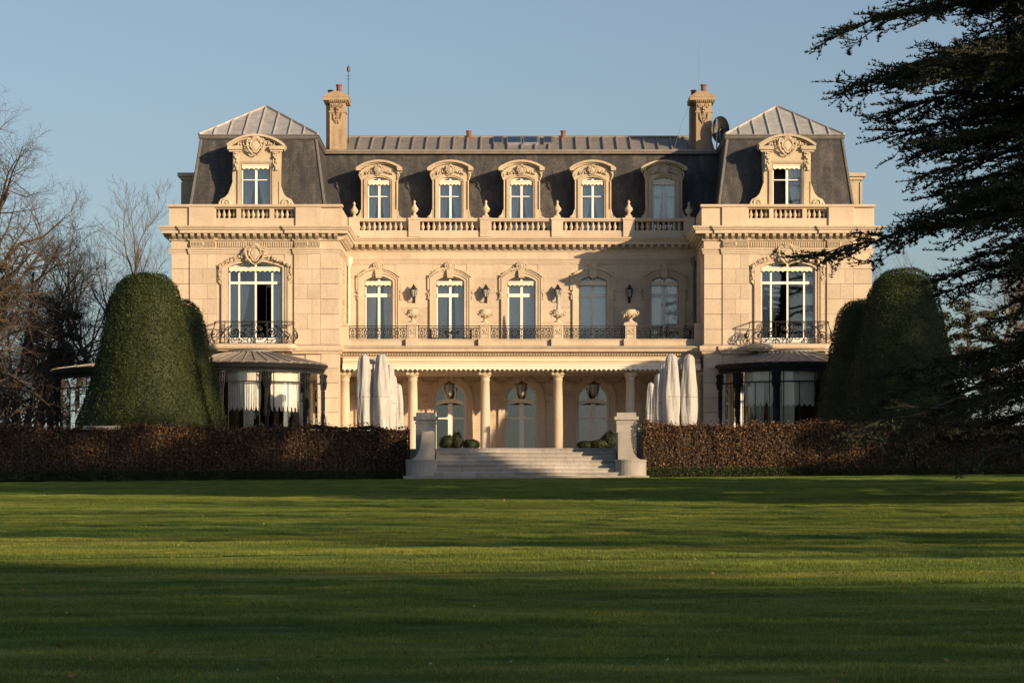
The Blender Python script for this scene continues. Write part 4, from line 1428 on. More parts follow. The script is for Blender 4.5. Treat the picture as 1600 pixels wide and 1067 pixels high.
conservatory(12.4, 0.0, -PI, 0.0, 5, 3.27, 'dark iron and glass bow with gold drape, partly hidden by the right yews', ['f', 'd', 's', 's', 'f'])
conservatory(-16.05, 6.6, PI*0.5, PI*1.5, 5, 6.3, 'side conservatory showing left of the largest yew, with striped drapes', ['s', 'f', 'f', 's', 'f'], 4.0, 0.6, 2.6)
conservatory(16.05, 6.6, -PI*0.5, PI*0.5, 5, 6.3, 'side conservatory behind the cedar branches at the far right', ['f', 's', 'f', 's', 'f'], 4.0, 0.6, 2.6)

# ================================================================== THINGS ON THE BUILDING
def urn(x, y, z):
    o = empty('stone_urn', (x, y, z))
    b_ = MB().lathe([(0.19, 0.0), (0.19, 0.05), (0.10, 0.09), (0.07, 0.16), (0.09, 0.20), (0.20, 0.26), (0.29, 0.36), (0.31, 0.44), (0.27, 0.50), (0.22, 0.53), (0.25, 0.57), (0.24, 0.60), (0.12, 0.60), (0.10, 0.56)], (0, 0, 0), 18)
    b_.build('bowl', 'limestone_carved', o, smooth=True)
    for d in (-1, 1):
        h = MB().tube([(d*0.27, 0, 0.36), (d*0.36, 0, 0.40), (d*0.38, 0, 0.48), (d*0.31, 0, 0.53), (d*0.25, 0, 0.52)], 0.03, 6)
        h.build('handle', 'limestone_carved', o)
    g = MB()
    garland(g, [(0.27*math.cos(t), 0.36+0.04*math.sin(4*t)) for t in [PI*k/8 for k in range(9)]], -0.2, 0.035, 2, 0.02)
    g.build('garland', 'limestone_carved', o)
    return o
u0 = urn(COLS[0], YC-0.16, 6.20)
URN_L = ['two-handled stone urn on the leftmost balcony pedestal', 'two-handled stone urn on the second balcony pedestal from the left', 'two-handled stone urn with the closed white parasol rising behind it', 'two-handled stone urn on the rightmost balcony pedestal']
for k in range(4):
    o = u0 if k == 0 else copy_tree(u0)
    o.location = (COLS[k], YC-0.16, 6.20)
    o.rotation_euler.z = [0.25, 0.1, 0, -0.1][k]
    tag(o, URN_L[k], 'urn', 'urns on the balcony pedestals')

def finial(x, y, z):
    o = MB().lathe([(0.13, 0.0), (0.13, 0.05), (0.07, 0.10), (0.06, 0.15), (0.16, 0.24), (0.195, 0.33), (0.16, 0.41), (0.10, 0.45), (0.11, 0.48), (0.06, 0.54), (0.045, 0.62), (0.075, 0.68), (0.02, 0.76)], (0, 0, 0), 14).build('stone_finial', 'limestone_carved', smooth=True)
    o.location = (x, y, z)
    return o
f0 = finial(0, 0, 0)
FIN = [(-7.95, 4.6, 11.45, 'vase finial in the left inner corner of the roof balustrade'), (-5.1, 4.88, 11.56, 'vase finial between the first and second small dormers'), (-1.7, 4.88, 11.56, 'vase finial between the second and third small dormers'), (1.7, 4.88, 11.56, 'vase finial between the third and fourth small dormers'), (5.1, 4.88, 11.56, 'vase finial between the fourth and the shaded fifth small dormer'), (7.95, 4.6, 11.45, 'shaded vase finial in the right inner corner of the roof balustrade'), (15.2, 3.4, 11.54, 'vase finial behind the parapet at the far right corner')]
for k, (x, y, z, lab) in enumerate(FIN):
    o = f0 if k == 0 else copy_tree(f0)
    o.location = (x, y, z)
    tag(o, lab, 'finial', 'vase finials on the roof balustrade')
_p = MB().box(-8.2, -7.7, 4.35, 4.85, 10.56, 11.45); _p.build('balustrade_pedestal', 'limestone', chateau)
_p = MB().box(7.7, 8.2, 4.35, 4.85, 10.56, 11.45); _p.build('balustrade_pedestal', 'limestone', chateau)
_p = MB().box(14.95, 15.45, 3.15, 3.65, 10.5, 11.54); _p.build('balustrade_pedestal', 'limestone', chateau)

def wall_lantern(x):
    o = empty('wall_lantern', (x, YM, 7.35))
    b_ = MB()
    b_.tube([(0, 0.0, 0.22), (0, -0.16, 0.16), (0, -0.30, 0.24), (0, -0.30, 0.32)], 0.022, 5)
    b_.box(-0.07, 0.07, -0.03, 0.0, 0.08, 0.42)
    b_.build('bracket', 'black_iron', o)
    c = MB()
    c.lathe([(0.06, 0.30), (0.10, 0.34), (0.10, 0.36)], (0, -0.30, 0), 6)
    c.lathe([(0.19, 0.70), (0.17, 0.74), (0.08, 0.83), (0.09, 0.86), (0.03, 0.92), (0.02, 0.97)], (0, -0.30, 0), 6)
    for k in range(6):
        a = 2*PI*k/6
        c.tube([(0.10*math.cos(a), -0.30+0.10*math.sin(a), 0.35), (0.17*math.cos(a), -0.30+0.17*math.sin(a), 0.71)], 0.014, 4)
    c.build('frame', 'black_iron', o)
    MB().lathe([(0.09, 0.36), (0.155, 0.70)], (0, -0.30, 0), 6).build('glass', 'lantern_glass', o)
    return o
l0 = wall_lantern(0)
for k, (x, lab) in enumerate(((-5.13, 'black wall lantern between the first and second upper windows'), (-1.7, 'black wall lantern between the second and middle upper windows'), (1.72, 'black wall lantern above the closed white balcony parasol'), (5.13, 'black wall lantern on the shaded wall beside the last upper window'))):
    o = l0 if k == 0 else copy_tree(l0)
    o.location.x = x
    tag(o, lab, 'lantern', 'wall lanterns of the middle front')

def porch_lantern(x):
    o = empty('hanging_lantern', (x, 3.0, 2.95))
    c = MB()
    c.tube([(0, 0, 0.62), (0, 0, 0.99)], 0.015, 5)
    c.lathe([(0.25, 0.50), (0.23, 0.54), (0.10, 0.62), (0.03, 0.68)], (0, 0, 0), 8)
    c.lathe([(0.02, -0.14), (0.05, -0.08), (0.11, -0.02), (0.12, 0.02)], (0, 0, 0), 8)
    for k in range(8):
        a = 2*PI*k/8
        c.tube([(0.12*math.cos(a), 0.12*math.sin(a), 0.02), (0.22*math.cos(a), 0.22*math.sin(a), 0.25), (0.24*math.cos(a), 0.24*math.sin(a), 0.5)], 0.016, 4)
        c.tube([(0.24*math.cos(a), 0.24*math.sin(a), 0.5), (0.30*math.cos(a), 0.30*math.sin(a), 0.57)], 0.02, 4)
    c.build('cage', 'brass', o)
    MB().lathe([(0.11, 0.02), (0.205, 0.25), (0.225, 0.5)], (0, 0, 0), 8).build('glass', 'lantern_glass', o)
    for k in range(3):
        a = 2*PI*k/3
        MB().lathe([(0.015, 0.12), (0.015, 0.34)], (0.06*math.cos(a), 0.06*math.sin(a), 0), 6).build('candle', 'white_paint', o)
    return o
h0 = porch_lantern(0)
for k, (x, lab) in enumerate(((-3.4, 'brass lantern hanging before the left arched door under the portico'), (0.0, 'brass lantern hanging before the middle arched door under the portico'), (3.4, 'brass lantern hanging before the right arched door under the portico'))):
    o = h0 if k == 0 else copy_tree(h0)
    o.location.x = x
    tag(o, lab, 'lantern', 'lanterns hanging in the portico')

# antenna, mast and dish on the roof
m = MB()
m.tube([(0, 0, 0), (0.0, 0, 4.3)], 0.02, 6, 0.012)
m.lathe([(0.02, 3.95), (0.07, 3.98), (0.07, 4.18), (0.02, 4.22)], (0, 0, 0), 8)
for z in (3.6, 3.75): m.tube([(-0.12, 0, z), (0.12, 0, z)], 0.008, 4)
a = m.build('weather_mast', 'black_iron', loc=(-8.47, 8.45, 15.05))
tag(a, 'thin mast with a small instrument standing beside the left chimney', 'mast')
m = MB().tube([(0, 0, 0), (0.02, 0, 5.5)], 0.009, 4, 0.004)
a = m.build('antenna_wire', 'grey_metal', loc=(8.65, 8.5, 15.05))
tag(a, 'hair-thin aerial rising above the right chimney', 'antenna')
m = MB().tube([(-0.95, 6.7, 15.0), (-0.55, 6.85, 16.3), (-0.12, 7.0, 17.35)], 0.008, 4)
a = m.build('stay_wire', 'grey_metal', loc=(8.3, 0, 0)); tag(a, 'thin stay wire slanting down from the right chimney to the roof', 'wire')
dish = empty('satellite_dish', (9.55, 6.2, 14.9), 'black satellite dish on a pole beside the right chimney', 'satellite dish')
m = MB()
n, k_ = 20, 5
vs = [(0, 0.10, 0)]
for j in range(1, k_+1):
    r = j/k_
    for i in range(n):
        t = 2*PI*i/n
        vs.append((0.44*r*math.cos(t), 0.10-0.16*r*r, 0.66*r*math.sin(t)))
fs = [(0, 1+i, 1+(i+1) % n) for i in range(n)]
for j in range(k_-1):
    for i in range(n): fs.append((1+j*n+i, 1+j*n+(i+1) % n, 1+(j+1)*n+(i+1) % n, 1+(j+1)*n+i))
m.add([(x, y, z+0.95) for x, y, z in vs], fs)
m.add([(x, y+0.03, z+0.95) for x, y, z in vs], [f[::-1] for f in fs])
m.build('reflector', 'dish_black', dish, smooth=True)
MB().tube([(-0.18, -0.1, 0.0), (-0.18, -0.1, 1.45)], 0.035, 6).build('pole', 'grey_metal', dish)
MB().tube([(0, -0.05, 0.45), (-0.05, -0.32, 0.8), (-0.03, -0.4, 0.98)], 0.02, 5).build('feed_arm', 'bright_steel', dish)
MB().box(0.1, 0.6, -0.2, 0.2, 0.02, 0.28).build('cable_box', 'bright_steel', dish)
vent = empty('roof_vents', (11.0, 9.6, 14.9), 'black bent duct and low housing behind the right pavilion roof', 'roof vent')
m = MB(); m.box(-0.35, 0.5, -0.4, 0.6, 0, 1.15); m.build('housing', 'chimney_stone', vent)
m = MB(); m.tube([(-1.0, 0, 0.9), (-0.5, 0, 1.15), (0.0, 0, 1.45), (0.6, 0, 1.5)], 0.13, 8); m.lathe([(0.35, 1.55), (0.36, 1.6), (0.05, 1.68)], (0.75, 0, 0), 10); m.tube([(0.75, 0, 1.1), (0.75, 0, 1.58)], 0.10, 8); m.build('duct', 'dish_black', vent)
m = MB(); m.tube([(1.15, -0.2, 1.0), (1.15, -0.2, 1.42)], 0.07, 8); m.build('steel_flue', 'bright_steel', vent)

# closed parasol, tables and chairs on the balcony
def balcony_parasol():
    o = empty('balcony_parasol', (1.72, 2.6, 5.106), 'slender closed white parasol behind the third balcony urn', 'parasol')
    MB().tube([(0, 0, 0), (0, 0, 0.9)], 0.03, 6).build('pole', 'white_paint', o)
    MB().lathe([(0.3, 0.0), (0.3, 0.06), (0.05, 0.1)], (0, 0, 0), 10).build('base', 'grey_metal', o)
    b_ = MB()
    prof = [(0.05, 0.85), (0.10, 0.95), (0.105, 1.6), (0.085, 2.15), (0.05, 2.5), (0.02, 2.58)]
    b_.lathe(prof, (0, 0, 0), 12)
    b_.build('folded_canopy', 'cover_cloth', o, smooth=True)
balcony_parasol()
def table(x, y, z):
    o = empty('balcony_table', (x, y, z))
    MB().lathe([(0.42, 0.70), (0.43, 0.72), (0.42, 0.74), (0.0, 0.74)], (0, 0, 0), 18).build('table_top', 'black_iron', o)
    for k in range(3):
        a = 2*PI*k/3+0.4
        MB().tube([(0.30*math.cos(a), 0.30*math.sin(a), 0.0), (0.06*math.cos(a), 0.06*math.sin(a), 0.35), (0.26*math.cos(a), 0.26*math.sin(a), 0.70)], 0.018, 5).build('leg', 'black_iron', o)
    return o
def chair(x, y, z, rz):
    o = empty('balcony_chair', (x, y, z), rz=rz)
    MB().box(-0.21, 0.21, -0.21, 0.21, 0.43, 0.46).build('seat', 'black_iron', o)
    b_ = MB()
    for k in range(5): b_.box(-0.18+k*0.09-0.015, -0.18+k*0.09+0.015, 0.19, 0.21, 0.48, 0.84)
    b_.box(-0.21, 0.21, 0.185, 0.215, 0.84, 0.88)
    b_.build('backrest', 'black_iron', o)
    for a in (-1, 1):
        for c in (-1, 1):
            MB().box(a*0.19-0.015, a*0.19+0.015, c*0.19-0.015, c*0.19+0.015, 0.0, 0.86 if c > 0 else 0.43).build('leg', 'black_iron', o)
    return o
FURN = [(-3.3, 'second'), (6.9, 'last, shaded')]
for x, w in FURN:
    t = table(x, 2.0, 5.106); tag(t, 'round black iron table behind the railing of the %s balcony bay' % w, 'table', 'balcony furniture')
    c = chair(x-0.75, 2.05, 5.106, R(80)); tag(c, 'black iron chair left of the table in the %s balcony bay' % w, 'chair', 'balcony furniture')
    c = chair(x+0.75, 2.05, 5.106, R(-80)); tag(c, 'black iron chair right of the table in the %s balcony bay' % w, 'chair', 'balcony furniture')

# ================================================================== STAIRS AND TERRACE FRONT
SX = 0.18
stairs = empty('staircase', (SX, -15.0, -1.2), 'broad pale stone steps with curved cheek walls leading up from the lawn', 'staircase')
rnd = random.Random(11)
NST = 7
RIS = 1.18/NST
for k in range(NST):          # k = 0 is the lowest step
    z1 = 1.2-(NST-1-k)*RIS; z0 = z1-RIS
    yf = -(NST-1-k)*0.34
    hw = 3.62 + (0.35 if k == 1 else 0.85 if k == 0 else 0.0)
    if k == 0: z0 -= 0.1
    st = MB().box(-hw+.02, hw-.02, yf+0.03, yf+0.60, z0, z1-0.004).build('step', 'stair_stone', stairs)
    cuts = [-hw]
    while cuts[-1] < hw-1.3: cuts.append(cuts[-1]+rnd.uniform(0.9, 1.6))
    cuts.append(hw)
    for a, b_ in zip(cuts[:-1], cuts[1:]):
        m = MB().box(a+0.003, b_-0.003, yf+0.025, yf+0.42, z0+0.004, z1-0.05).box(a+0.003, b_-0.003, yf-0.012, yf+0.42, z1-0.05, z1)
        m.build('tread_stone', 'stair_stone', st)
MB().box(-4.85, 4.85, -2.6, 0.2, -0.3, 0.045).build('base_slab', 'stair_stone', stairs)
for s in (-1, 1):
    m = MB()
    pts = [(3.66, 0.0), (4.72, 0.0), (4.72, 0.68), (4.55, 0.71), (4.40, 0.80), (4.29, 0.96), (4.22, 1.18), (4.18, 1.46), (4.15, 1.74), (4.10, 1.82), (3.70, 1.84), (3.66, 1.80)]
    pts = [(s*a, b_) for a, b_ in pts]
    if s < 0: pts = pts[::-1]
    m.prism(pts, -1.60, 0.095)
    c = m.build('cheek_wall', 'stair_stone', stairs)
    d = MB()
    d.lathe([(0.62, 0.02), (0.62, 0.60), (0.64, 0.62), (0.64, 0.68), (0.60, 0.70), (0.0, 0.705)], (s*4.16, -1.66, 0), 28)
    d.build('drum', 'stair_stone', c, smooth=False)
    p = MB()
    x = s*4.06
    p.box(x-0.40, x+0.40, 0.10, 0.90, 0.0, 2.34)
    p.box(x-0.43, x+0.43, 0.07, 0.93, 2.20, 2.26)
    p.box(x-0.49, x+0.49, 0.01, 0.99, 2.34, 2.48); p.box(x-0.39, x+0.39, 0.11, 0.89, 2.48, 2.64)
    p.build('pier', 'stair_stone', stairs)
for s in (-1, 1):
    t = empty('terrace_wall', (s*5, -14.2, -1.2), 'low stone terrace wall behind the %s hedge' % ('left' if s < 0 else 'right'), 'wall')
    m = MB().box(*sorted((-s*0.3, s*24)), -0.15, 0.2, -0.3, 1.72)
    m.build('masonry', 'stair_stone', t)
    MB().box(*sorted((-s*0.32, s*24.1)), -0.24, 0.28, 1.72, 1.86).build('coping', 'stair_stone', t)
    if s > 0: MB().box(-0.28, 1.25, -0.20, 0.24, 1.86, 2.16).build('parapet_block', 'stair_stone', t)
t = empty('stone_pier', (-16.9, -14.45, -1.25), 'squat stone pier standing in the left hedge under the largest yew', 'pier')
MB().box(-0.65, 0.65, -0.75, 0.4, 0, 2.0).build('shaft', 'stair_stone', t)
MB().box(-0.75, 0.75, -0.85, 0.5, 2.0, 2.14).build('cap', 'stair_stone', t)

# ================================================================== FOLIAGE HELPERS
def leaves(P, N, size, seed, tilt=0.8, quad=True, aspect=0.55):
    """arrays of leaf diamonds at P facing roughly N"""
    rg = np.random.default_rng(seed)
    n = len(P)
    d = N+rg.normal(0, tilt, (n, 3)); d /= np.linalg.norm(d, axis=1)[:, None]+1e-9
    a = rg.normal(0, 1, (n, 3)); a -= (a*d).sum(1)[:, None]*d; a /= np.linalg.norm(a, axis=1)[:, None]+1e-9
    b_ = np.cross(d, a)
    s = (size*rg.uniform(0.6, 1.35, n))[:, None]
    v0 = P-a*s*0.5; v2 = P+a*s*0.5
    v1 = P+b_*s*aspect*0.5+d*s*0.08; v3 = P-b_*s*aspect*0.5+d*s*0.08
    V = np.stack([v0, v1, v2, v3], 1).reshape(-1, 3)
    i = np.arange(n)*4
    F = np.concatenate([np.stack([i, i+1, i+2], 1), np.stack([i, i+2, i+3], 1)])
    return V, F
def lump(P, scale, amp, seed):
    """cheap smooth noise"""
    rg = np.random.default_rng(seed)
    o = np.zeros(len(P))
    for k in range(6):
        w = rg.normal(0, 1, 3)*scale*(1+k*0.6); ph = rg.uniform(0, 6.28)
        o += np.sin(P@w+ph)/(1+k*0.5)
    return o*amp/2.5

def revolve_points(prof, n, seed):
    rg = np.random.default_rng(seed)
    r = np.array([p[0] for p in prof]); z = np.array([p[1] for p in prof])
    L = np.hypot(np.diff(r), np.diff(z)); area = L*(r[1:]+r[:-1])/2
    k = rg.choice(len(area), n, p=area/area.sum())
    t = rg.uniform(0, 1, n); a = rg.uniform(0, 2*PI, n)
    rr = r[k]+(r[k+1]-r[k])*t; zz = z[k]+(z[k+1]-z[k])*t
    nr = np.diff(z)[k]/L[k]; nz = -np.diff(r)[k]/L[k]
    P = np.stack([rr*np.cos(a), rr*np.sin(a), zz], 1)
    N = np.stack([nr*np.cos(a), nr*np.sin(a), nz], 1)
    return P, N
YEW = [(2.55, 0.25), (2.88, 0.55), (2.86, 1.0), (2.58, 2.0), (2.28, 3.0), (1.95, 4.3), (1.66, 5.6), (1.43, 6.6), (1.22, 7.12), (0.90, 7.40), (0.5, 7.54), (0.02, 7.58)]
def yew(x, y, sc_r, sc_z, label, seed, n=85000):
    o = empty('yew_topiary', (x, y, 0), label, 'topiary', 'clipped yew cones')
    prof = [(r*sc_r, z*sc_z) for r, z in YEW]
    MB().lathe([(r*0.955, z*0.985) for r, z in prof], (0, 0, 0), 40).build('core', 'box_leaf', o, smooth=True)
    P, N = revolve_points(prof, n, seed)
    P = P+N*(lump(P, 1.0, 0.085, seed)+lump(P, 4.5, 0.045, seed+5)+np.random.default_rng(seed).normal(0, 0.035, n)+np.where(np.random.default_rng(seed+9).uniform(0, 1, n) < 0.02, 0.09, 0.0))[:, None]
    V, F = leaves(P, N, 0.066, seed+1, 0.9)
    tri_mesh('clipped_foliage', V, F, 'yew_leaf', o, kind='stuff')
    MB().lathe([(0.22, -0.1), (0.18, 0.6)], (0, 0, 0), 8).build('trunk', 'bark_dark', o)
yew(-16.0, -9.0, 1.0, 1.0, 'large clipped yew cone with lit front, left of the house', 21)
yew(-15.1, -5.4, 0.79, 0.885, 'clipped yew cone half hidden behind the largest yew at left', 22, 55000)
yew(16.2, -9.0, 1.0, 1.02, 'large dark clipped yew cone at right, crossed by cedar branches', 23)
yew(14.95, -5.6, 0.79, 0.885, 'dark clipped yew cone at right, nearest the right bow', 24, 55000)

def hedge(name, x0, x1, y, depth, z0, z1, n, mat, size, label, seed, stems=True, wob=0.085):
    o = empty(name, ((x0+x1)/2, y, z0), label, 'hedge')
    L = x1-x0; H = z1-z0
    rg = np.random.default_rng(seed)
    MB().box(-L/2+0.08, L/2-0.08, -depth/2+0.14, depth/2-0.14, 0.0, H-0.14).build('inner_twigs', 'bark_dark', o)
    q = rg.uniform(0, 1, n)
    top = q < 0.22; back = (q >= 0.22) & (q < 0.30); end = (q >= 0.30) & (q < 0.33)
    P = np.zeros((n, 3)); N = np.zeros((n, 3))
    P[:, 0] = rg.uniform(-L/2, L/2, n); P[:, 1] = -depth/2; P[:, 2] = rg.uniform(0, H, n); N[:, 1] = -1
    P[top, 1] = rg.uniform(-depth/2, depth/2, top.sum()); P[top, 2] = H; N[top] = (0, 0, 1)
    P[back, 1] = depth/2; N[back] = (0, 1, 0)
    P[end, 0] = np.where(rg.uniform(0, 1, end.sum()) < 0.5, -L/2, L/2); P[end, 1] = rg.uniform(-depth/2, depth/2, end.sum()); N[end] = (0, 0, 0.2)
    P += N*(lump(P, 1.6, wob, seed)+lump(P, 5.0, wob*0.6, seed+3)-np.abs(rg.normal(0, 0.07, n)))[:, None]
    shoot = top & (rg.uniform(0, 1, n) < 0.14)
    P[shoot, 2] += rg.uniform(0.02, 0.20, shoot.sum())
    P[:, 2] *= 1+0.035*np.sin(P[:, 0]*0.9+seed)+0.025*np.sin(P[:, 0]*2.7+1.3*seed)
    P[:, 2] = np.maximum(P[:, 2], 0.02)
    # ground follows the cross slope
    V, F = leaves(P, N, size, seed+1, 1.0, aspect=0.7)
    tri_mesh('foliage', V, F, mat, o, kind='stuff')
    if stems:
        m = MB(); r2 = random.Random(seed)
        for k in range(int(L*5)):
            x = r2.uniform(-L/2, L/2); yy = -depth/2-0.01+r2.uniform(-0.02, 0.05)
            h = r2.uniform(0.6, 1.0)*H
            m.tube([(x, yy, 0.0), (x+r2.uniform(-.1, .1), yy-0.02, h*0.5), (x+r2.uniform(-.2, .2), yy, h)], 0.012, 3, 0.005)
        m.build('stems', 'bark_grey', o, kind='stuff')
    return o
hedge('beech_hedge', -30.0, -4.55, -14.95, 0.8, -1.22, 0.84, 60000, 'beech_leaf', 0.085, 'dark brown beech hedge along the terrace left of the steps', 31)
hedge('beech_hedge', 4.9, 30.0, -14.95, 0.8, -1.10, 0.93, 62000, 'beech_leaf', 0.085, 'copper-leaved beech hedge along the terrace right of the steps', 32)
hedge('box_edging', -30.0, -5.1, -15.85, 0.55, -1.32, -0.92, 30000, 'box_leaf', 0.06, 'low dark green box edging at the lawn, left of the steps', 33, stems=False, wob=0.03)
hedge('box_edging', 5.1, 30.0, -15.85, 0.55, -1.16, -0.80, 30000, 'box_leaf', 0.06, 'low dark green box edging at the lawn, right of the steps', 34, stems=False, wob=0.03)

def shrub(x, y, rx, rz, label, seed, mat='shrub_leaf', n=3500, spiky=False):
    o = empty('potted_shrub', (x, y, 0), label, 'shrub', 'shrubs in pots on the terrace')
    MB().lathe([(0.16, 0.0), (0.20, 0.12), (0.22, 0.14), (0.19, 0.14), (0.18, 0.11)], (0, 0, 0), 12).build('pot', 'terracotta_pot', o)
    MB().lathe([(0.0, 0.12), (0.18, 0.12)], (0, 0, 0), 12).build('soil', 'soil', o)
    MB().tube([(0, 0, 0.1), (0.02, 0.01, 0.45)], 0.03, 5, 0.02).build('stem', 'bark_dark', o)
    rg = np.random.default_rng(seed)
    d = rg.normal(0, 1, (n, 3)); d /= np.linalg.norm(d, axis=1)[:, None]
    rad = rg.uniform(0.55, 1.0, n)**0.5
    P = d*rad[:, None]*np.array([rx, rx, rz])
    P *= (1+lump(d*2, 2.0, 0.18 if not spiky else 0.4, seed))[:, None]
    P[:, 2] += 0.12+rz*0.95
    P[:, 2] = np.maximum(P[:, 2], 0.10)
    V, F = leaves(P, d, 0.075, seed, 0.9)
    tri_mesh('foliage', V, F, mat, o, kind='stuff')
SH = [(-3.15, -9.2, 0.36, 0.30, 'leafy loose shrub behind the left stair pier', True), (-2.75, -9.3, 0.24, 0.36, 'small upright shrub second from the left stair pier', True),
      (-2.15, -8.6, 0.38, 0.22, 'rounded clipped shrub left of the middle door', False),
      (2.75, -9.0, 0.42, 0.18, 'rounded shrub first right of the middle door', False), (3.3, -9.1, 0.46, 0.21, 'rounded shrub beside the right stair pier', False), (3.75, -9.0, 0.36, 0.38, 'loose leafy shrub against the right stair pier', True)]
for k, (x, y, rx, rz, lab, sp) in enumerate(SH): shrub(x, y, rx, rz, lab, 60+k, spiky=sp)

# ================================================================== CLOSED PARASOLS
def parasol(x, y, h, w, label, seed, mast=False):
    o = empty('closed_parasol', (x, y, 0), label, 'parasol', 'closed parasols on the terrace')
    r2 = random.Random(seed)
    MB().lathe([(0.45, 0.0), (0.45, 0.07), (0.08, 0.10), (0.05, 0.3)], (0, 0, 0), 14).build('base', 'grey_metal', o)
    MB().tube([(0, 0, 0.1), (0, 0, 1.0)], 0.04, 8).build('pole', 'grey_metal', o)
    n, m = 56, 40
    vs = []
    ph = [r2.uniform(0, 6.28) for _ in range(6)]
    lean = r2.uniform(-0.04, 0.04)
    for j in range(m+1):
        v = j/m
        z = 0.35+(h-0.35)*v
        prof = (0.80+0.28*math.sin(min(1, v/0.75)*PI*0.62))*(1-0.42*max(0, (v-0.45)/0.55)**1.6)
        if v > 0.93: prof *= math.sqrt(max(0.0, 1-((v-0.93)/0.07)**2))*0.999+0.001
        for i in range(n):
            a = 2*PI*i/n
            fold = 1+0.10*math.sin(5*a+ph[0]+2.2*v)+0.07*abs(math.sin(4.5*a+ph[1]-3*v))*(1-v*0.3)+0.05*math.sin(3*a+7*v+ph[2])+0.03*math.sin(11*a-9*v+ph[4])+0.02*math.sin(16*a+21*v+ph[5])
            rr = w/2*prof*fold
            sag = 0.02*math.sin(14*v+4*a+ph[3])
            vs.append((rr*math.cos(a)+lean*v*h*0.3, rr*math.sin(a)*0.95, z+sag*(1-v)))
    fs = [(j*n+i, j*n+(i+1) % n, (j+1)*n+(i+1) % n, (j+1)*n+i) for j in range(m) for i in range(n)]
    fs.append(tuple(range(n-1, -1, -1)))
    fs.append(tuple(m*n+i for i in range(n)))
    MB().add(vs, fs).build('cover', 'cover_cloth', o, smooth=True)
    for zs_ in (0.52,):
        j = round(zs_*m); z = sum(vs[j*n+i][2] for i in range(n))/n
        MB().tube([(vs[j*n+i][0]*1.012, vs[j*n+i][1]*1.012, z) for i in range(0, n, 2)], 0.012, 4, closed=True).build('strap', 'strap_grey', o)
    if mast:
        k = MB()
        k.tube([(0.36, 0.5, 0.0), (0.36, 0.5, h-0.25)], 0.055, 8)
        k.box(0.18, 0.56, 0.36, 0.64, h-0.42, h-0.16)
        k.tube([(0.36, 0.5, h-0.3), (0.1, 0.25, h-0.35)], 0.03, 5); k.tube([(0.36, 0.5, h-1.4), (0.55, 0.5, h-0.4)], 0.025, 5)
        k.build('mast', 'cover_cloth', o)
PAR = [(-6.80, -7.0, 4.30, 0.64, 'leftmost tall closed white parasol in the left cluster', True), (-6.03, -7.2, 4.30, 0.66, 'second tall closed white parasol of the left cluster, nearest the front', False),
       (-5.80, -5.6, 3.92, 0.50, 'third closed parasol from the left, partly behind the tall ones', False), (-5.68, -4.6, 3.55, 0.48, 'shorter closed parasol fourth in the left cluster', False), (-5.50, -3.4, 3.2, 0.45, 'shortest closed parasol at the right end of the left cluster', False),
       (7.22, -7.0, 4.30, 0.64, 'rightmost tall closed white parasol in the right cluster', False), (6.47, -7.2, 4.30, 0.66, 'second tall closed white parasol from the right, in front', True),
       (6.24, -5.6, 3.95, 0.48, 'closed parasol third from the right, partly behind the tall ones', False), (6.03, -4.6, 3.58, 0.48, 'greyish shorter closed parasol fourth from the right', False), (5.76, -3.4, 3.25, 0.42, 'shortest closed parasol at the left end of the right cluster', False)]
for k, (x, y, h, w, lab, mst) in enumerate(PAR): parasol(x, y, h, w, lab, 80+k, mst)

# ================================================================== TREES
def tubes(name, segs, mat, parent, sides=None):
    """segs: arrays p0,p1,r0,r1 -> one mesh"""
    p0 = np.array([s[0] for s in segs]); p1 = np.array([s[1] for s in segs])
    r0 = np.array([s[2] for s in segs]); r1 = np.array([s[3] for s in segs])
    Vs, Fs, off = [], [], 0
    for thick in (True, False):
        sel = (r0 > 0.035) if thick else (r0 <= 0.035)
        if not sel.any(): continue
        k = 7 if thick else 3
        a0, a1, q0, q1 = p0[sel], p1[sel], r0[sel], r1[sel]
        d = a1-a0; d /= np.linalg.norm(d, axis=1)[:, None]+1e-9
        ref = np.where(np.abs(d[:, 2:3]) > 0.9, np.array([[1.0, 0, 0]]), np.array([[0, 0, 1.0]]))
        u = np.cross(d, ref); u /= np.linalg.norm(u, axis=1)[:, None]+1e-9
        w = np.cross(d, u)
        n = len(a0)
        ring0, ring1 = [], []
        for i in range(k):
            t = 2*PI*i/k
            e = u*math.cos(t)+w*math.sin(t)
            ring0.append(a0+e*q0[:, None]); ring1.append(a1+e*q1[:, None])
        V = np.stack(ring0+ring1, 1).reshape(-1, 3)
        b_ = np.arange(n)*2*k+off
        for i in range(k):
            j = (i+1) % k
            Fs.append(np.stack([b_+i, b_+j, b_+k+j], 1)); Fs.append(np.stack([b_+i, b_+k+j, b_+k+i], 1))
        Vs.append(V); off += len(V)
    return tri_mesh(name, np.concatenate(Vs), np.concatenate(Fs), mat, parent)

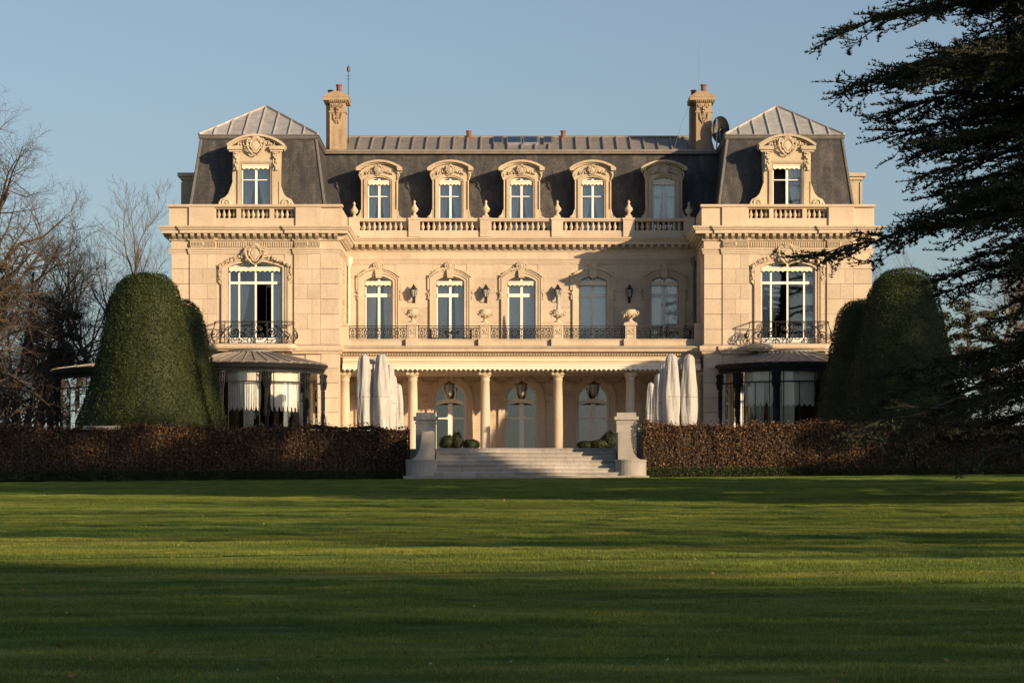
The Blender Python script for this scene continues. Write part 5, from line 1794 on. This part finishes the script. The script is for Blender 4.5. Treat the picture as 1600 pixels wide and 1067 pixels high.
def grow_bare(seed, height, spread=0.8, trunk_r=0.3, clear=0.2, levels=4, kids=(11, 7, 6, 5), up=0.25, droop=0.0, bias=None):
    rg = random.Random(seed)
    trunk, twigs = [], []
    def branch(p, d, L, r, lev):
        n = 6 if lev == 0 else (5 if lev < 3 else 3)
        q = Vector(p); dirv = Vector(d).normalized()
        pts = [q.copy()]; rs = [r]
        for i in range(n):
            wob = 0.10 if lev == 0 else 0.22
            dirv = dirv+Vector((rg.gauss(0, wob), rg.gauss(0, wob), rg.gauss(0, wob)))
            if lev > 0: dirv.z += up*(0.35 if lev < 3 else 0.2)-droop*lev*0.15
            if bias and lev < 3: dirv += Vector(bias)*0.12
            dirv.normalize()
            q = q+dirv*(L/n)
            pts.append(q.copy()); rs.append(max(0.004, r*(1-0.72*(i+1)/n)))
        for i in range(n):
            (trunk if lev < 2 else twigs).append((tuple(pts[i]), tuple(pts[i+1]), rs[i], rs[i+1]))
        if lev >= levels: return
        k = kids[lev]
        for j in range(k):
            t = (clear if lev == 0 else 0.18)+(1-(clear if lev == 0 else 0.18))*(j+rg.uniform(0.1, 0.9))/k
            i = min(n-1, int(t*n)); f = t*n-i
            pos = pts[i].lerp(pts[i+1], f)
            base = (pts[i+1]-pts[i]).normalized()
            side = Vector((rg.gauss(0, 1), rg.gauss(0, 1), rg.gauss(0, 0.5)))
            side = (side-base*side.dot(base)).normalized()
            ang = rg.uniform(0.55, 1.0)*spread
            nd = base*math.cos(ang)+side*math.sin(ang)
            rr = (rs[i]+(rs[i+1]-rs[i])*f)*rg.uniform(0.5, 0.72)
            ll = L*rg.uniform(0.42, 0.68)*(1-0.35*t) if lev else L*rg.uniform(0.45, 0.62)*(1-0.45*t)
            branch(pos, nd, ll, max(0.006, rr), lev+1)
    branch((0, 0, -0.2), (0, 0, 1), height*0.93, trunk_r, 0)
    return trunk, twigs
def bare_tree(name, seed, mat, twig_mat, **kw):
    o = empty(name)
    t, w = grow_bare(seed, **kw)
    tubes('trunk', t, mat, o)
    tubes('crown', w, twig_mat, o)
    return o
def leafy_crown(name, parent, seed, clumps, per, size, mat, rx, rz, zc, flat=0.6):
    rg = np.random.default_rng(seed)
    c = rg.normal(0, 1, (clumps, 3)); c /= np.linalg.norm(c, axis=1)[:, None]
    c *= (rg.uniform(0.25, 1.0, clumps)**0.5)[:, None]
    C = c*np.array([rx, rx, rz])+np.array([0, 0, zc])
    d = rg.normal(0, 1, (clumps, per, 3)); d /= np.linalg.norm(d, axis=2)[:, :, None]
    rad = rg.uniform(0.3, 1.0, (clumps, per, 1))*rg.uniform(0.7, 1.3, (clumps, 1, 1))*rx*0.26
    P = (C[:, None, :]+d*rad*np.array([1, 1, flat])).reshape(-1, 3)
    V, F = leaves(P, d.reshape(-1, 3), size, seed+1, 0.8)
    return tri_mesh(name, V, F, mat, parent, kind='stuff')
def evergreen(name, seed, h, rx, base, mat='pine_needle', clumps=90, per=170, size=0.28, tr=0.28):
    o = empty(name)
    rg = random.Random(seed)
    segs = [((0, 0, -0.3), (0.1, 0, h*0.5), tr, tr*0.7), ((0.1, 0, h*0.5), (0.0, 0.1, h*0.93), tr*0.7, 0.05)]
    for k in range(26):
        z = base+(h-base)*k/26*0.95; a = rg.uniform(0, 2*PI); L = rx*rg.uniform(0.6, 0.95)*(1-0.5*abs(2*(z-base)/(h-base)-0.7))
        segs.append(((0.05, 0, z), (L*math.cos(a), L*math.sin(a), z+L*0.25), 0.07, 0.02))
    tubes('trunk', segs, 'bark_brown', o)
    leafy_crown('crown', o, seed, clumps, per, size, mat, rx, (h-base)/2, (h+base)/2)
    return o

def place(o, x, y, label, cat='tree', group=None, rz=0.0, scale=1.0, z=None):
    o.location = (x, y, lawn_z(x, y) if z is None else z)
    o.rotation_euler.z = rz
    o.scale = (scale, scale, scale)
    tag(o, label, cat, group)
    return o

# big bare tree at the left edge, trunk outside the picture
big = bare_tree('bare_tree', 5, 'bark_dark', 'bark_brown', height=17.5, trunk_r=0.42, clear=0.16, levels=4, kids=(17, 9, 8, 6), spread=1.15, up=0.16)
place(big, -28.3, -2.0, 'big spreading bare tree at the left edge, reaching over the side conservatory', group='bare trees left of the house', rz=PI, scale=0.9)
t1 = bare_tree('bare_tree', 12, 'bark_grey', 'bark_grey', height=15.0, trunk_r=0.2, clear=0.3, levels=4, kids=(13, 7, 6, 4), spread=0.62, up=0.4)
place(t1, -22.9, 28.0, 'slender pale bare tree just left of the largest yew', group='bare trees left of the house')
t2 = bare_tree('bare_tree', 19, 'bark_grey', 'bark_grey', height=15.5, trunk_r=0.19, clear=0.3, levels=4, kids=(13, 7, 6, 4), spread=0.58, up=0.4)
place(t2, -21.2, 31.0, 'slender pale bare tree rising directly behind the largest yew', group='bare trees left of the house')
w1 = bare_tree('bare_tree', 33, 'bark_brown', 'bark_brown', height=12.5, trunk_r=0.2, clear=0.12, levels=4, kids=(15, 8, 7, 4), spread=0.95, up=0.2)
w2 = bare_tree('bare_tree', 37, 'bark_brown', 'bark_brown', height=12.0, trunk_r=0.18, clear=0.1, levels=4, kids=(15, 8, 7, 4), spread=1.05, up=0.15)
WOOD = [(-30.0, 6), (-26.5, 5), (-28.5, 10), (-24.6, 9.5), (-32.5, 11), (-25.2, 15), (-34.0, 17), (-29.8, 16), (-27.0, 21), (-22.5, 44), (-19.0, 34)]
WL = ['brown bare tree at the far left behind the big tree', 'brown bare tree second from the left edge behind the big tree', 'brown bare tree behind the pines at left', 'brown bare tree left of the side conservatory roof', 'brown bare tree deep in the wood behind the left pines', 'brown bare tree just behind the left side conservatory', 'brown bare tree deepest in the wood at far left', 'brown bare tree at the outer left of the wood', 'brown bare tree in the back row of the left wood', 'brown bare tree behind the slender pale trees', 'brown bare tree between the yew and the left pavilion']
for k, (x, y) in enumerate(WOOD):
    src = (w1, w2)[k % 2]
    o = src if k < 2 else copy_tree(src)
    place(o, x, y, WL[k], group='bare trees left of the house', rz=k*1.7, scale=[1.0, 0.95, 0.9, 0.85, 1.0, 0.75, 1.05, 1.0, 1.1, 0.9, 0.85][k])
pine = evergreen('pine_tree', 41, 12.2, 2.1, 7.0, clumps=46, per=130, size=0.2)
place(pine, -27.6, 13, 'dark green pine showing above the wood at left', group='pines left of the house')
p2 = copy_tree(pine); place(p2, -25.0, 20, 'smaller pine close behind the slender pale trees', group='pines left of the house', rz=2.0, scale=0.86)
p3 = copy_tree(pine); place(p3, -31.5, 13, 'pine half hidden by the big bare tree at left', group='pines left of the house', rz=4.0, scale=0.9)
for k, (x, y, sc_, lab) in enumerate(((24.0, 18, 1.0, 'bare tree just right of the right side conservatory'), (27.5, 26, 1.05, 'bare tree second beyond the cedar branches'), (30.5, 14, 0.95, 'bare tree at the right edge behind the cedar'), (22.5, 34, 1.1, 'bare tree farthest back at the right'), (33.0, 30, 1.1, 'bare tree outermost behind the cedar at right'))):
    o = copy_tree((w1, t1)[k % 2]); place(o, x, y, lab, group='bare trees right of the house', rz=k*2.1+1, scale=sc_)
p4 = copy_tree(pine); place(p4, 27.0, 40, 'evergreen glimpsed behind the cedar at the right edge', group='evergreens right of the house', rz=1.0, scale=0.95)

# ---- the cedar
def cedar(x, y):
    z0 = lawn_z(x, y)
    o = empty('cedar_tree', (x, y, z0), 'huge dark cedar with layered drooping branches filling the right edge', 'tree')
    rg = random.Random(77); ng = np.random.default_rng(77)
    wood, twig, tufts = [], [], []
    H = 24.0
    for i in range(8):
        a, b_ = H*i/8, H*(i+1)/8
        wood.append(((0.05*i, 0, a), (0.05*(i+1), 0, b_), 0.75*(1-i/8.6), 0.75*(1-(i+1)/8.6)))
    def limb(zb, tip, dense=1.0):
        B = Vector((0.0, 0.0, zb)); T = Vector(tip)
        D = T-B; L = D.length
        C = B+D*0.5+Vector((rg.uniform(-.6, .6), rg.uniform(-.6, .6), L*rg.uniform(0.03, 0.12)))
        f = lambda t: B*((1-t)**2)+C*(2*t*(1-t))+T*(t*t)
        n = 12
        pts = [f(i/n)+Vector((rg.gauss(0, .05), rg.gauss(0, .05), rg.gauss(0, .06))) for i in range(n+1)]
        r0 = 0.03+0.0085*L
        for i in range(n):
            wood.append((tuple(pts[i]), tuple(pts[i+1]), r0*(1-0.9*i/n), r0*(1-0.9*(i+1)/n)))
        s = 0.16*L; k = 0
        while s < L:
            t = s/L; p = f(t)
            d = (f(min(1, t+0.02))-f(max(0, t-0.02))).normalized()
            side = d.cross(Vector((0, 0, 1))).normalized()*(1 if k % 2 else -1)
            k += 1
            bl = (0.55+0.27*L*(1-t)**0.7*min(1, t*2.5))*rg.uniform(0.5, 1.3)
            bd = (d*rg.uniform(0.5, 1.0)+side*rg.uniform(0.5, 1.0)+Vector((0, 0, rg.uniform(-0.34, 0.14)))).normalized()
            m = 5
            bp = [p.copy()]
            for i in range(m):
                bd = (bd+Vector((rg.gauss(0, .10), rg.gauss(0, .10), rg.gauss(-0.02, .07)))).normalized()
                bp.append(bp[-1]+bd*(bl/m))
            for i in range(m):
                wood.append((tuple(bp[i]), tuple(bp[i+1]), 0.022*(1-i/m)+0.006, 0.022*(1-(i+1)/m)+0.006))
            tt = 0.10
            while tt < bl:
                i = min(m-1, int(tt/bl*m)); q = bp[i].lerp(bp[i+1], tt/bl*m-i)
                e = (bp[i+1]-bp[i]).normalized()
                sd = e.cross(Vector((0, 0, 1))).normalized()*rg.choice((-1, 1))
                td = (e*rg.uniform(0.3, 1.0)+sd*rg.uniform(0.4, 1.0)+Vector((0, 0, rg.uniform(-0.25, 0.3)))).normalized()
                tl = rg.uniform(0.22, 0.60)
                r = q+td*tl
                twig.append((tuple(q), tuple(r), 0.009, 0.005))
                nt_ = max(2, int(tl/0.085*dense))
                for j in range(nt_):
                    tufts.append(tuple(q.lerp(r, (j+rg.uniform(0.3, 1.0))/nt_)))
                tt += rg.uniform(0.055, 0.13)/dense
            s += rg.uniform(0.10, 0.24)/min(1,dense*1.4)
    # limbs reaching left over the lawn
    for tx, ty, tz, zb in ((-10.3, -1.0, 11.1, 11.9), (-9.9, 2.0, 10.3, 10.6), (-9.0, -3.0, 13.4, 13.2), (-9.0, 1.0, 9.3, 10.2), (-8.0, 3.5, 12.6, 12.4), (-8.4, -2.0, 8.3, 9.4),
                           (-7.4, 2.5, 7.6, 8.6), (-8.2, 0.5, 6.9, 8.2), (-7.6, -2.5, 6.3, 7.6), (-10.4, 0.8, 5.9, 7.0), (-7.0, 3.0, 5.2, 6.6), (-6.4, 1.5, 4.4, 5.6),
                           (-9.6, 0.0, 2.3, 4.2), (-7.8, 2.5, 1.8, 3.6), (-10.0, -1.5, 1.5, 3.3), (-7.4, -3.0, 0.9, 2.6), (-7.0, -1.0, 15.2, 14.6), (-6.6, 2.0, 14.4, 14.0), (-7.4, -4.5, 10.0, 10.5), (-7.2, 5.0, 9.0, 9.8),
                           (-7.5, 0.0, 12.0, 11.6), (-6.5, 3.0, 11.2, 10.8), (-5.5, -2.0, 13.8, 13.2), (-6.8, 1.5, 9.9, 9.4), (-6.0, -3.5, 11.0, 11.2), (-6.0, 4.0, 8.2, 8.8), (-7.2, -0.5, 13.0, 12.2), (-5.0, 4.5, 13.4, 12.6), (-8.8, 1.0, 3.0, 4.8), (-7.0, 0.0, 2.6, 3.9), (-8.2, 2.0, 1.1, 2.8), (-6.5, -1.0, 1.5, 2.6), (-6.0, 3.0, 3.6, 4.6),
                           (-8.3, 1.8, 9.0, 9.3), (-8.0, -1.2, 7.7, 8.4), (-7.7, 3.2, 7.0, 7.9), (-8.4, -3.2, 9.6, 10.0), (-7.6, 0.2, 8.6, 8.9), (-7.2, -2.8, 7.1, 7.8), (-7.9, 2.6, 10.9, 10.9), (-8.6, -0.6, 10.2, 10.7),
                           (-6.6, 2.2, 6.0, 6.9), (-5.6, -1.6, 6.6, 7.2), (-7.2, 0.9, 5.4, 6.2), (-5.2, 3.4, 5.0, 6.0), (-6.0, -3.0, 5.6, 6.4), (-4.6, 0.6, 5.9, 6.5), (-4.8, -2.4, 4.8, 5.6), (-5.4, 1.2, 7.3, 7.7)):
        limb(zb, (tx+rg.uniform(-.25, .25), ty, tz), 1.0 if tz > 6.5 else 0.85)
    # the rest of the crown, out of the picture to the right and above
    for k in range(34):
        zb = 2.5+20.5*k/34; a = rg.uniform(-1.9, 1.9)
        L = 9.5*(1-0.6*max(0, (zb-12)/12))*rg.uniform(0.8, 1.05)
        limb(zb, (L*math.cos(a), L*math.sin(a), zb+rg.uniform(-0.8, 0.6)), 0.45)
    for k in range(40):
        zb = 5.0+10.5*k/40; a = PI+rg.uniform(-0.9, 0.9); L = rg.uniform(3.5, 7.2)
        limb(zb, (L*math.cos(a), L*math.sin(a), zb+rg.uniform(-0.9, 0.5)), 0.8)
    for k in range(10):
        zb = 16.5+6.5*k/10; a = rg.uniform(0, 2*PI); L = 6.5*(1-0.6*k/10)
        limb(zb, (L*math.cos(a), L*math.sin(a), zb+0.5), 0.45)
    tubes('trunk', wood, 'bark_dark', o)
    tubes('twigs', twig, 'bark_dark', o)
    T = np.array(tufts); n = len(T); K = 4
    d = ng.normal(0, 1, (n, K, 3)); d[:, :, 2] = np.abs(d[:, :, 2])*0.8+0.1
    d /= np.linalg.norm(d, axis=2)[:, :, None]
    w = np.cross(d, ng.normal(0, 1, (n, K, 3))); w /= np.linalg.norm(w, axis=2)[:, :, None]+1e-9
    ln = ng.uniform(0.06, 0.13, (n, K, 1))
    c = T[:, None, :]
    V = np.stack([c-w*0.02, c+w*0.02, c+d*ln+w*0.012, ], 2).reshape(-1, 3)
    i = np.arange(n*K)*3
    tri_mesh('needles', V, np.stack([i, i+1, i+2], 1), 'cedar_needle', o, kind='stuff')
    print('cedar tufts', n)
cedar(17.6, -60.0)

# ---- trees standing right of and behind the camera: they throw the long evening shade on the lawn
shade = evergreen('evergreen_tree', 51, 20.0, 5.0, 3.0, clumps=120, per=90, size=0.5, tr=0.4)
SHADE = [(50, -40, 0.96, 'broad evergreen out of the picture at right, nearest the house'), (42, -40, 0.70, 'lower evergreen out of the picture at right, before the broad one'), (55, -44, 1.05, 'broad evergreen out of the picture at right, outermost'), (39.5, -60, 1.04, 'broad evergreen out of the picture beyond the cedar'), (34, -60, 1.06, 'second broad evergreen out of the picture beyond the cedar'), (28.5, -61, 1.06, 'broad evergreen out of the picture right beside the cedar'), (38, -82, 1.25, 'tall evergreen out of the picture at right of the lawn'),
         (30, -125.5, 0.5, 'evergreen standing to the right of the viewer'), (40, -139, 1.1, 'evergreen behind the viewer at right'), (34, -140, 1.1, 'second evergreen behind the viewer at right'), (46, -152, 1.1, 'evergreen farthest behind the viewer'), (24, -142, 1.1, 'evergreen close behind the viewer'), (17.5, -93.5, 0.3, 'small evergreen bush just outside the right edge of the lawn')]
for k, (x, y, s_, lab) in enumerate(SHADE):
    o = shade if k == 0 else copy_tree(shade)
    place(o, x, y, lab, group='trees around the lawn, out of view', rz=k*1.3, scale=s_)
slim = copy_tree(shade)  # unseen tree, added and narrowed to shade the rear left yew
place(slim, 44.8, -60, 'unseen slim evergreen added at right to shade the rear left yew', group='trees around the lawn, out of view')
slim.scale = (0.42, 0.42, 1.6)
BARE = [(15.5, -82, 0.55, 'small bare tree just outside the right edge of the lawn'), (24, -118, 1.1, 'tall bare tree to the right of the viewer'),
        (36, -132, 1.4, 'third tall bare tree to the right of the viewer'), (22, -131, 1.2, 'bare tree level with the viewer at right')]
for k, (x, y, s_, lab) in enumerate(BARE):
    o = copy_tree((w2, w1, big)[k % 3]); place(o, x, y, lab, group='bare trees around the lawn, out of view', rz=k*1.1, scale=s_*(0.75 if k % 3 == 2 else 1))

for k, (x, y, s_, lab) in enumerate(((35, -95.5, 1.15, 'slender bare tree right of the lawn, nearest the house'), (34, -104.5, 1.2, 'second slender bare tree right of the lawn'), (36, -112.5, 1.2, 'third slender bare tree right of the lawn'), (33, -117.5, 1.25, 'slender bare tree right of the lawn, nearest the viewer'), (16.6, -75, 0.42, 'young slender tree just outside the right edge of the lawn'), (16.2, -87, 0.4, 'second young slender tree just outside the right edge'))):
    o = copy_tree((t1, t2)[k % 2]); place(o, x, y, lab, group='bare trees around the lawn, out of view', rz=k*0.9, scale=s_)
for k, (x, y, s_, lab) in enumerate(((-24.0, 24, 1.0, 'dark bare tree in the shade behind the left side conservatory'), (-27.5, 29, 1.0, 'dark bare tree in the shaded back of the left wood'), (-30.5, 25, 0.95, 'dark bare tree in the shaded middle of the left wood'), (-34.0, 29, 1.0, 'dark bare tree at the shaded outer side of the left wood'), (-36.5, 21, 0.9, 'bare tree in the left wood at the very edge of the picture'), (-29.5, 36, 1.05, 'dark bare tree farthest back in the left wood'))):
    o = copy_tree((w1, w2)[k % 2]); place(o, x, y, lab, group='bare trees left of the house', rz=k*1.9+0.5, scale=s_)
for k, (x, y, s_, lab) in enumerate(((-26.0, 31, 0.72, 'low dark evergreen deep in the left wood'), (-31.5, 21, 0.66, 'low dark evergreen below the big bare tree'), (-34.5, 24, 0.7, 'low dark evergreen at the left edge'), (-28.6, 22, 0.6, 'lowest dark evergreen in the left wood'))):
    o = copy_tree(pine); place(o, x, y, lab, group='pines left of the house', rz=k*1.4, scale=s_)

# ================================================================== GRASS
def build_grass():
    rg = np.random.default_rng(5)
    n = 5200
    S = 2.0
    base = np.zeros((n, 3)); base[:, 0] = rg.uniform(-S/2, S/2, n); base[:, 1] = rg.uniform(-S/4, S/4, n)
    a = rg.uniform(0, 2*PI, n)
    h = rg.uniform(0.018, 0.046, n)*(0.8+0.35*np.sin(base[:, 0]*5+base[:, 1]*3))
    wd = rg.uniform(0.003, 0.0055, n)
    u = np.stack([np.cos(a), np.sin(a), np.zeros(n)], 1)
    lean = np.stack([rg.normal(0, 0.5, n)*h, rg.normal(0, 0.5, n)*h, h], 1)
    V = np.stack([base-u*wd[:, None], base+u*wd[:, None], base+lean], 1).reshape(-1, 3)
    i = np.arange(n)*3
    me = bpy.data.meshes.new('grass_patch')
    me.vertices.add(n*3); me.vertices.foreach_set('co', V.astype(np.float32).ravel())
    me.loops.add(n*3); me.loops.foreach_set('vertex_index', np.arange(n*3, dtype=np.int32))
    me.polygons.add(n); me.polygons.foreach_set('loop_start', (i).astype(np.int32)); me.polygons.foreach_set('loop_total', np.full(n, 3, dtype=np.int32))
    me.materials.append(MATS['grass_blade']); me.update(calc_edges=True)
    patch = bpy.data.objects.new('grass_patch', me)
    pts, rots, scl = [], [], []
    def band(x, y):
        return 1.0+0.28*math.sin(1.9*y+0.09*x+1.5*math.sin(0.31*y))+0.22*math.sin(4.3*y-0.13*x+2*math.sin(0.17*x))+0.15*math.sin(0.6*y+0.4*x)
    r2 = random.Random(9)
    y = -121.0
    while y < -17.2:
        hw = 0.21*(126+y)+5
        k = int(hw/S)+1
        sh = r2.uniform(-1, 1)
        for q in range(-k, k+1):
            x = q*S+sh
            pts.append((x, y, lawn_z(x, y)))
            M = Matrix.Rotation(-0.0075 if abs(x) < 30 else 0, 3, 'Y') @ Matrix.Rotation(math.atan((lawn_z(x, y+0.4)-lawn_z(x, y-0.4))/0.8), 3, 'X') @ Matrix.Rotation(r2.choice((0, 2))*PI/2, 3, 'Z')
            rots.append(tuple(M.to_euler('XYZ')))
            scl.append((1.0, 1.0, max(0.45, band(x, y))))
        y += S/2
    gm = bpy.data.meshes.new('grass')
    gm.from_pydata(pts, [], [])
    at_ = gm.attributes.new('rot', 'FLOAT_VECTOR', 'POINT')
    at_.data.foreach_set('vector', np.array(rots, dtype=np.float32).ravel())
    a2 = gm.attributes.new('scl', 'FLOAT_VECTOR', 'POINT')
    a2.data.foreach_set('vector', np.array(scl, dtype=np.float32).ravel())
    g = bpy.data.objects.new('grass', gm); link(g)
    tag(g, 'short mown grass blades covering the lawn', 'grass', kind='stuff')
    ng = bpy.data.node_groups.new('grass_scatter', 'GeometryNodeTree')
    ng.interface.new_socket('Geometry', in_out='INPUT', socket_type='NodeSocketGeometry')
    ng.interface.new_socket('Geometry', in_out='OUTPUT', socket_type='NodeSocketGeometry')
    gi = ng.nodes.new('NodeGroupInput'); go = ng.nodes.new('NodeGroupOutput')
    ip = ng.nodes.new('GeometryNodeInstanceOnPoints')
    oi = ng.nodes.new('GeometryNodeObjectInfo'); oi.inputs['Object'].default_value = patch; oi.inputs['As Instance'].default_value = True
    na = ng.nodes.new('GeometryNodeInputNamedAttribute'); na.data_type = 'FLOAT_VECTOR'; na.inputs['Name'].default_value = 'rot'
    ng.links.new(gi.outputs[0], ip.inputs['Points'])
    ng.links.new(oi.outputs['Geometry'], ip.inputs['Instance'])
    ng.links.new(na.outputs['Attribute'], ip.inputs['Rotation'])
    nb_ = ng.nodes.new('GeometryNodeInputNamedAttribute'); nb_.data_type = 'FLOAT_VECTOR'; nb_.inputs['Name'].default_value = 'scl'
    ng.links.new(nb_.outputs['Attribute'], ip.inputs['Scale'])
    ng.links.new(ip.outputs[0], go.inputs[0])
    md = g.modifiers.new('scatter', 'NODES'); md.node_group = ng
build_grass()

# ---- litter on the lawn
def build_litter():
    for name, mat, n, seed, sz, lab in (('fallen_leaves', 'leaf_litter', 420, 3, 0.05, 'scattered brown fallen leaves on the lawn'), ('daisies', 'daisy_white', 90, 4, 0.022, 'tiny white daisies dotted over the lawn')):
        r2 = random.Random(seed); P = []
        for k in range(n):
            d = 18+75*r2.random()**1.3; y = -126+d; x = r2.uniform(-0.21, 0.21)*d
            P.append((x, y, lawn_z(x, y)+0.035))
        P = np.array(P); N = np.tile(np.array([[0, 0, 1.0]]), (n, 1))
        V, F = leaves(P, N, sz, seed, 0.5, aspect=0.75)
        o = tri_mesh(name, V, F, mat, None, kind='stuff'); tag(o, lab, 'leaves' if seed == 3 else 'flowers')
build_litter()
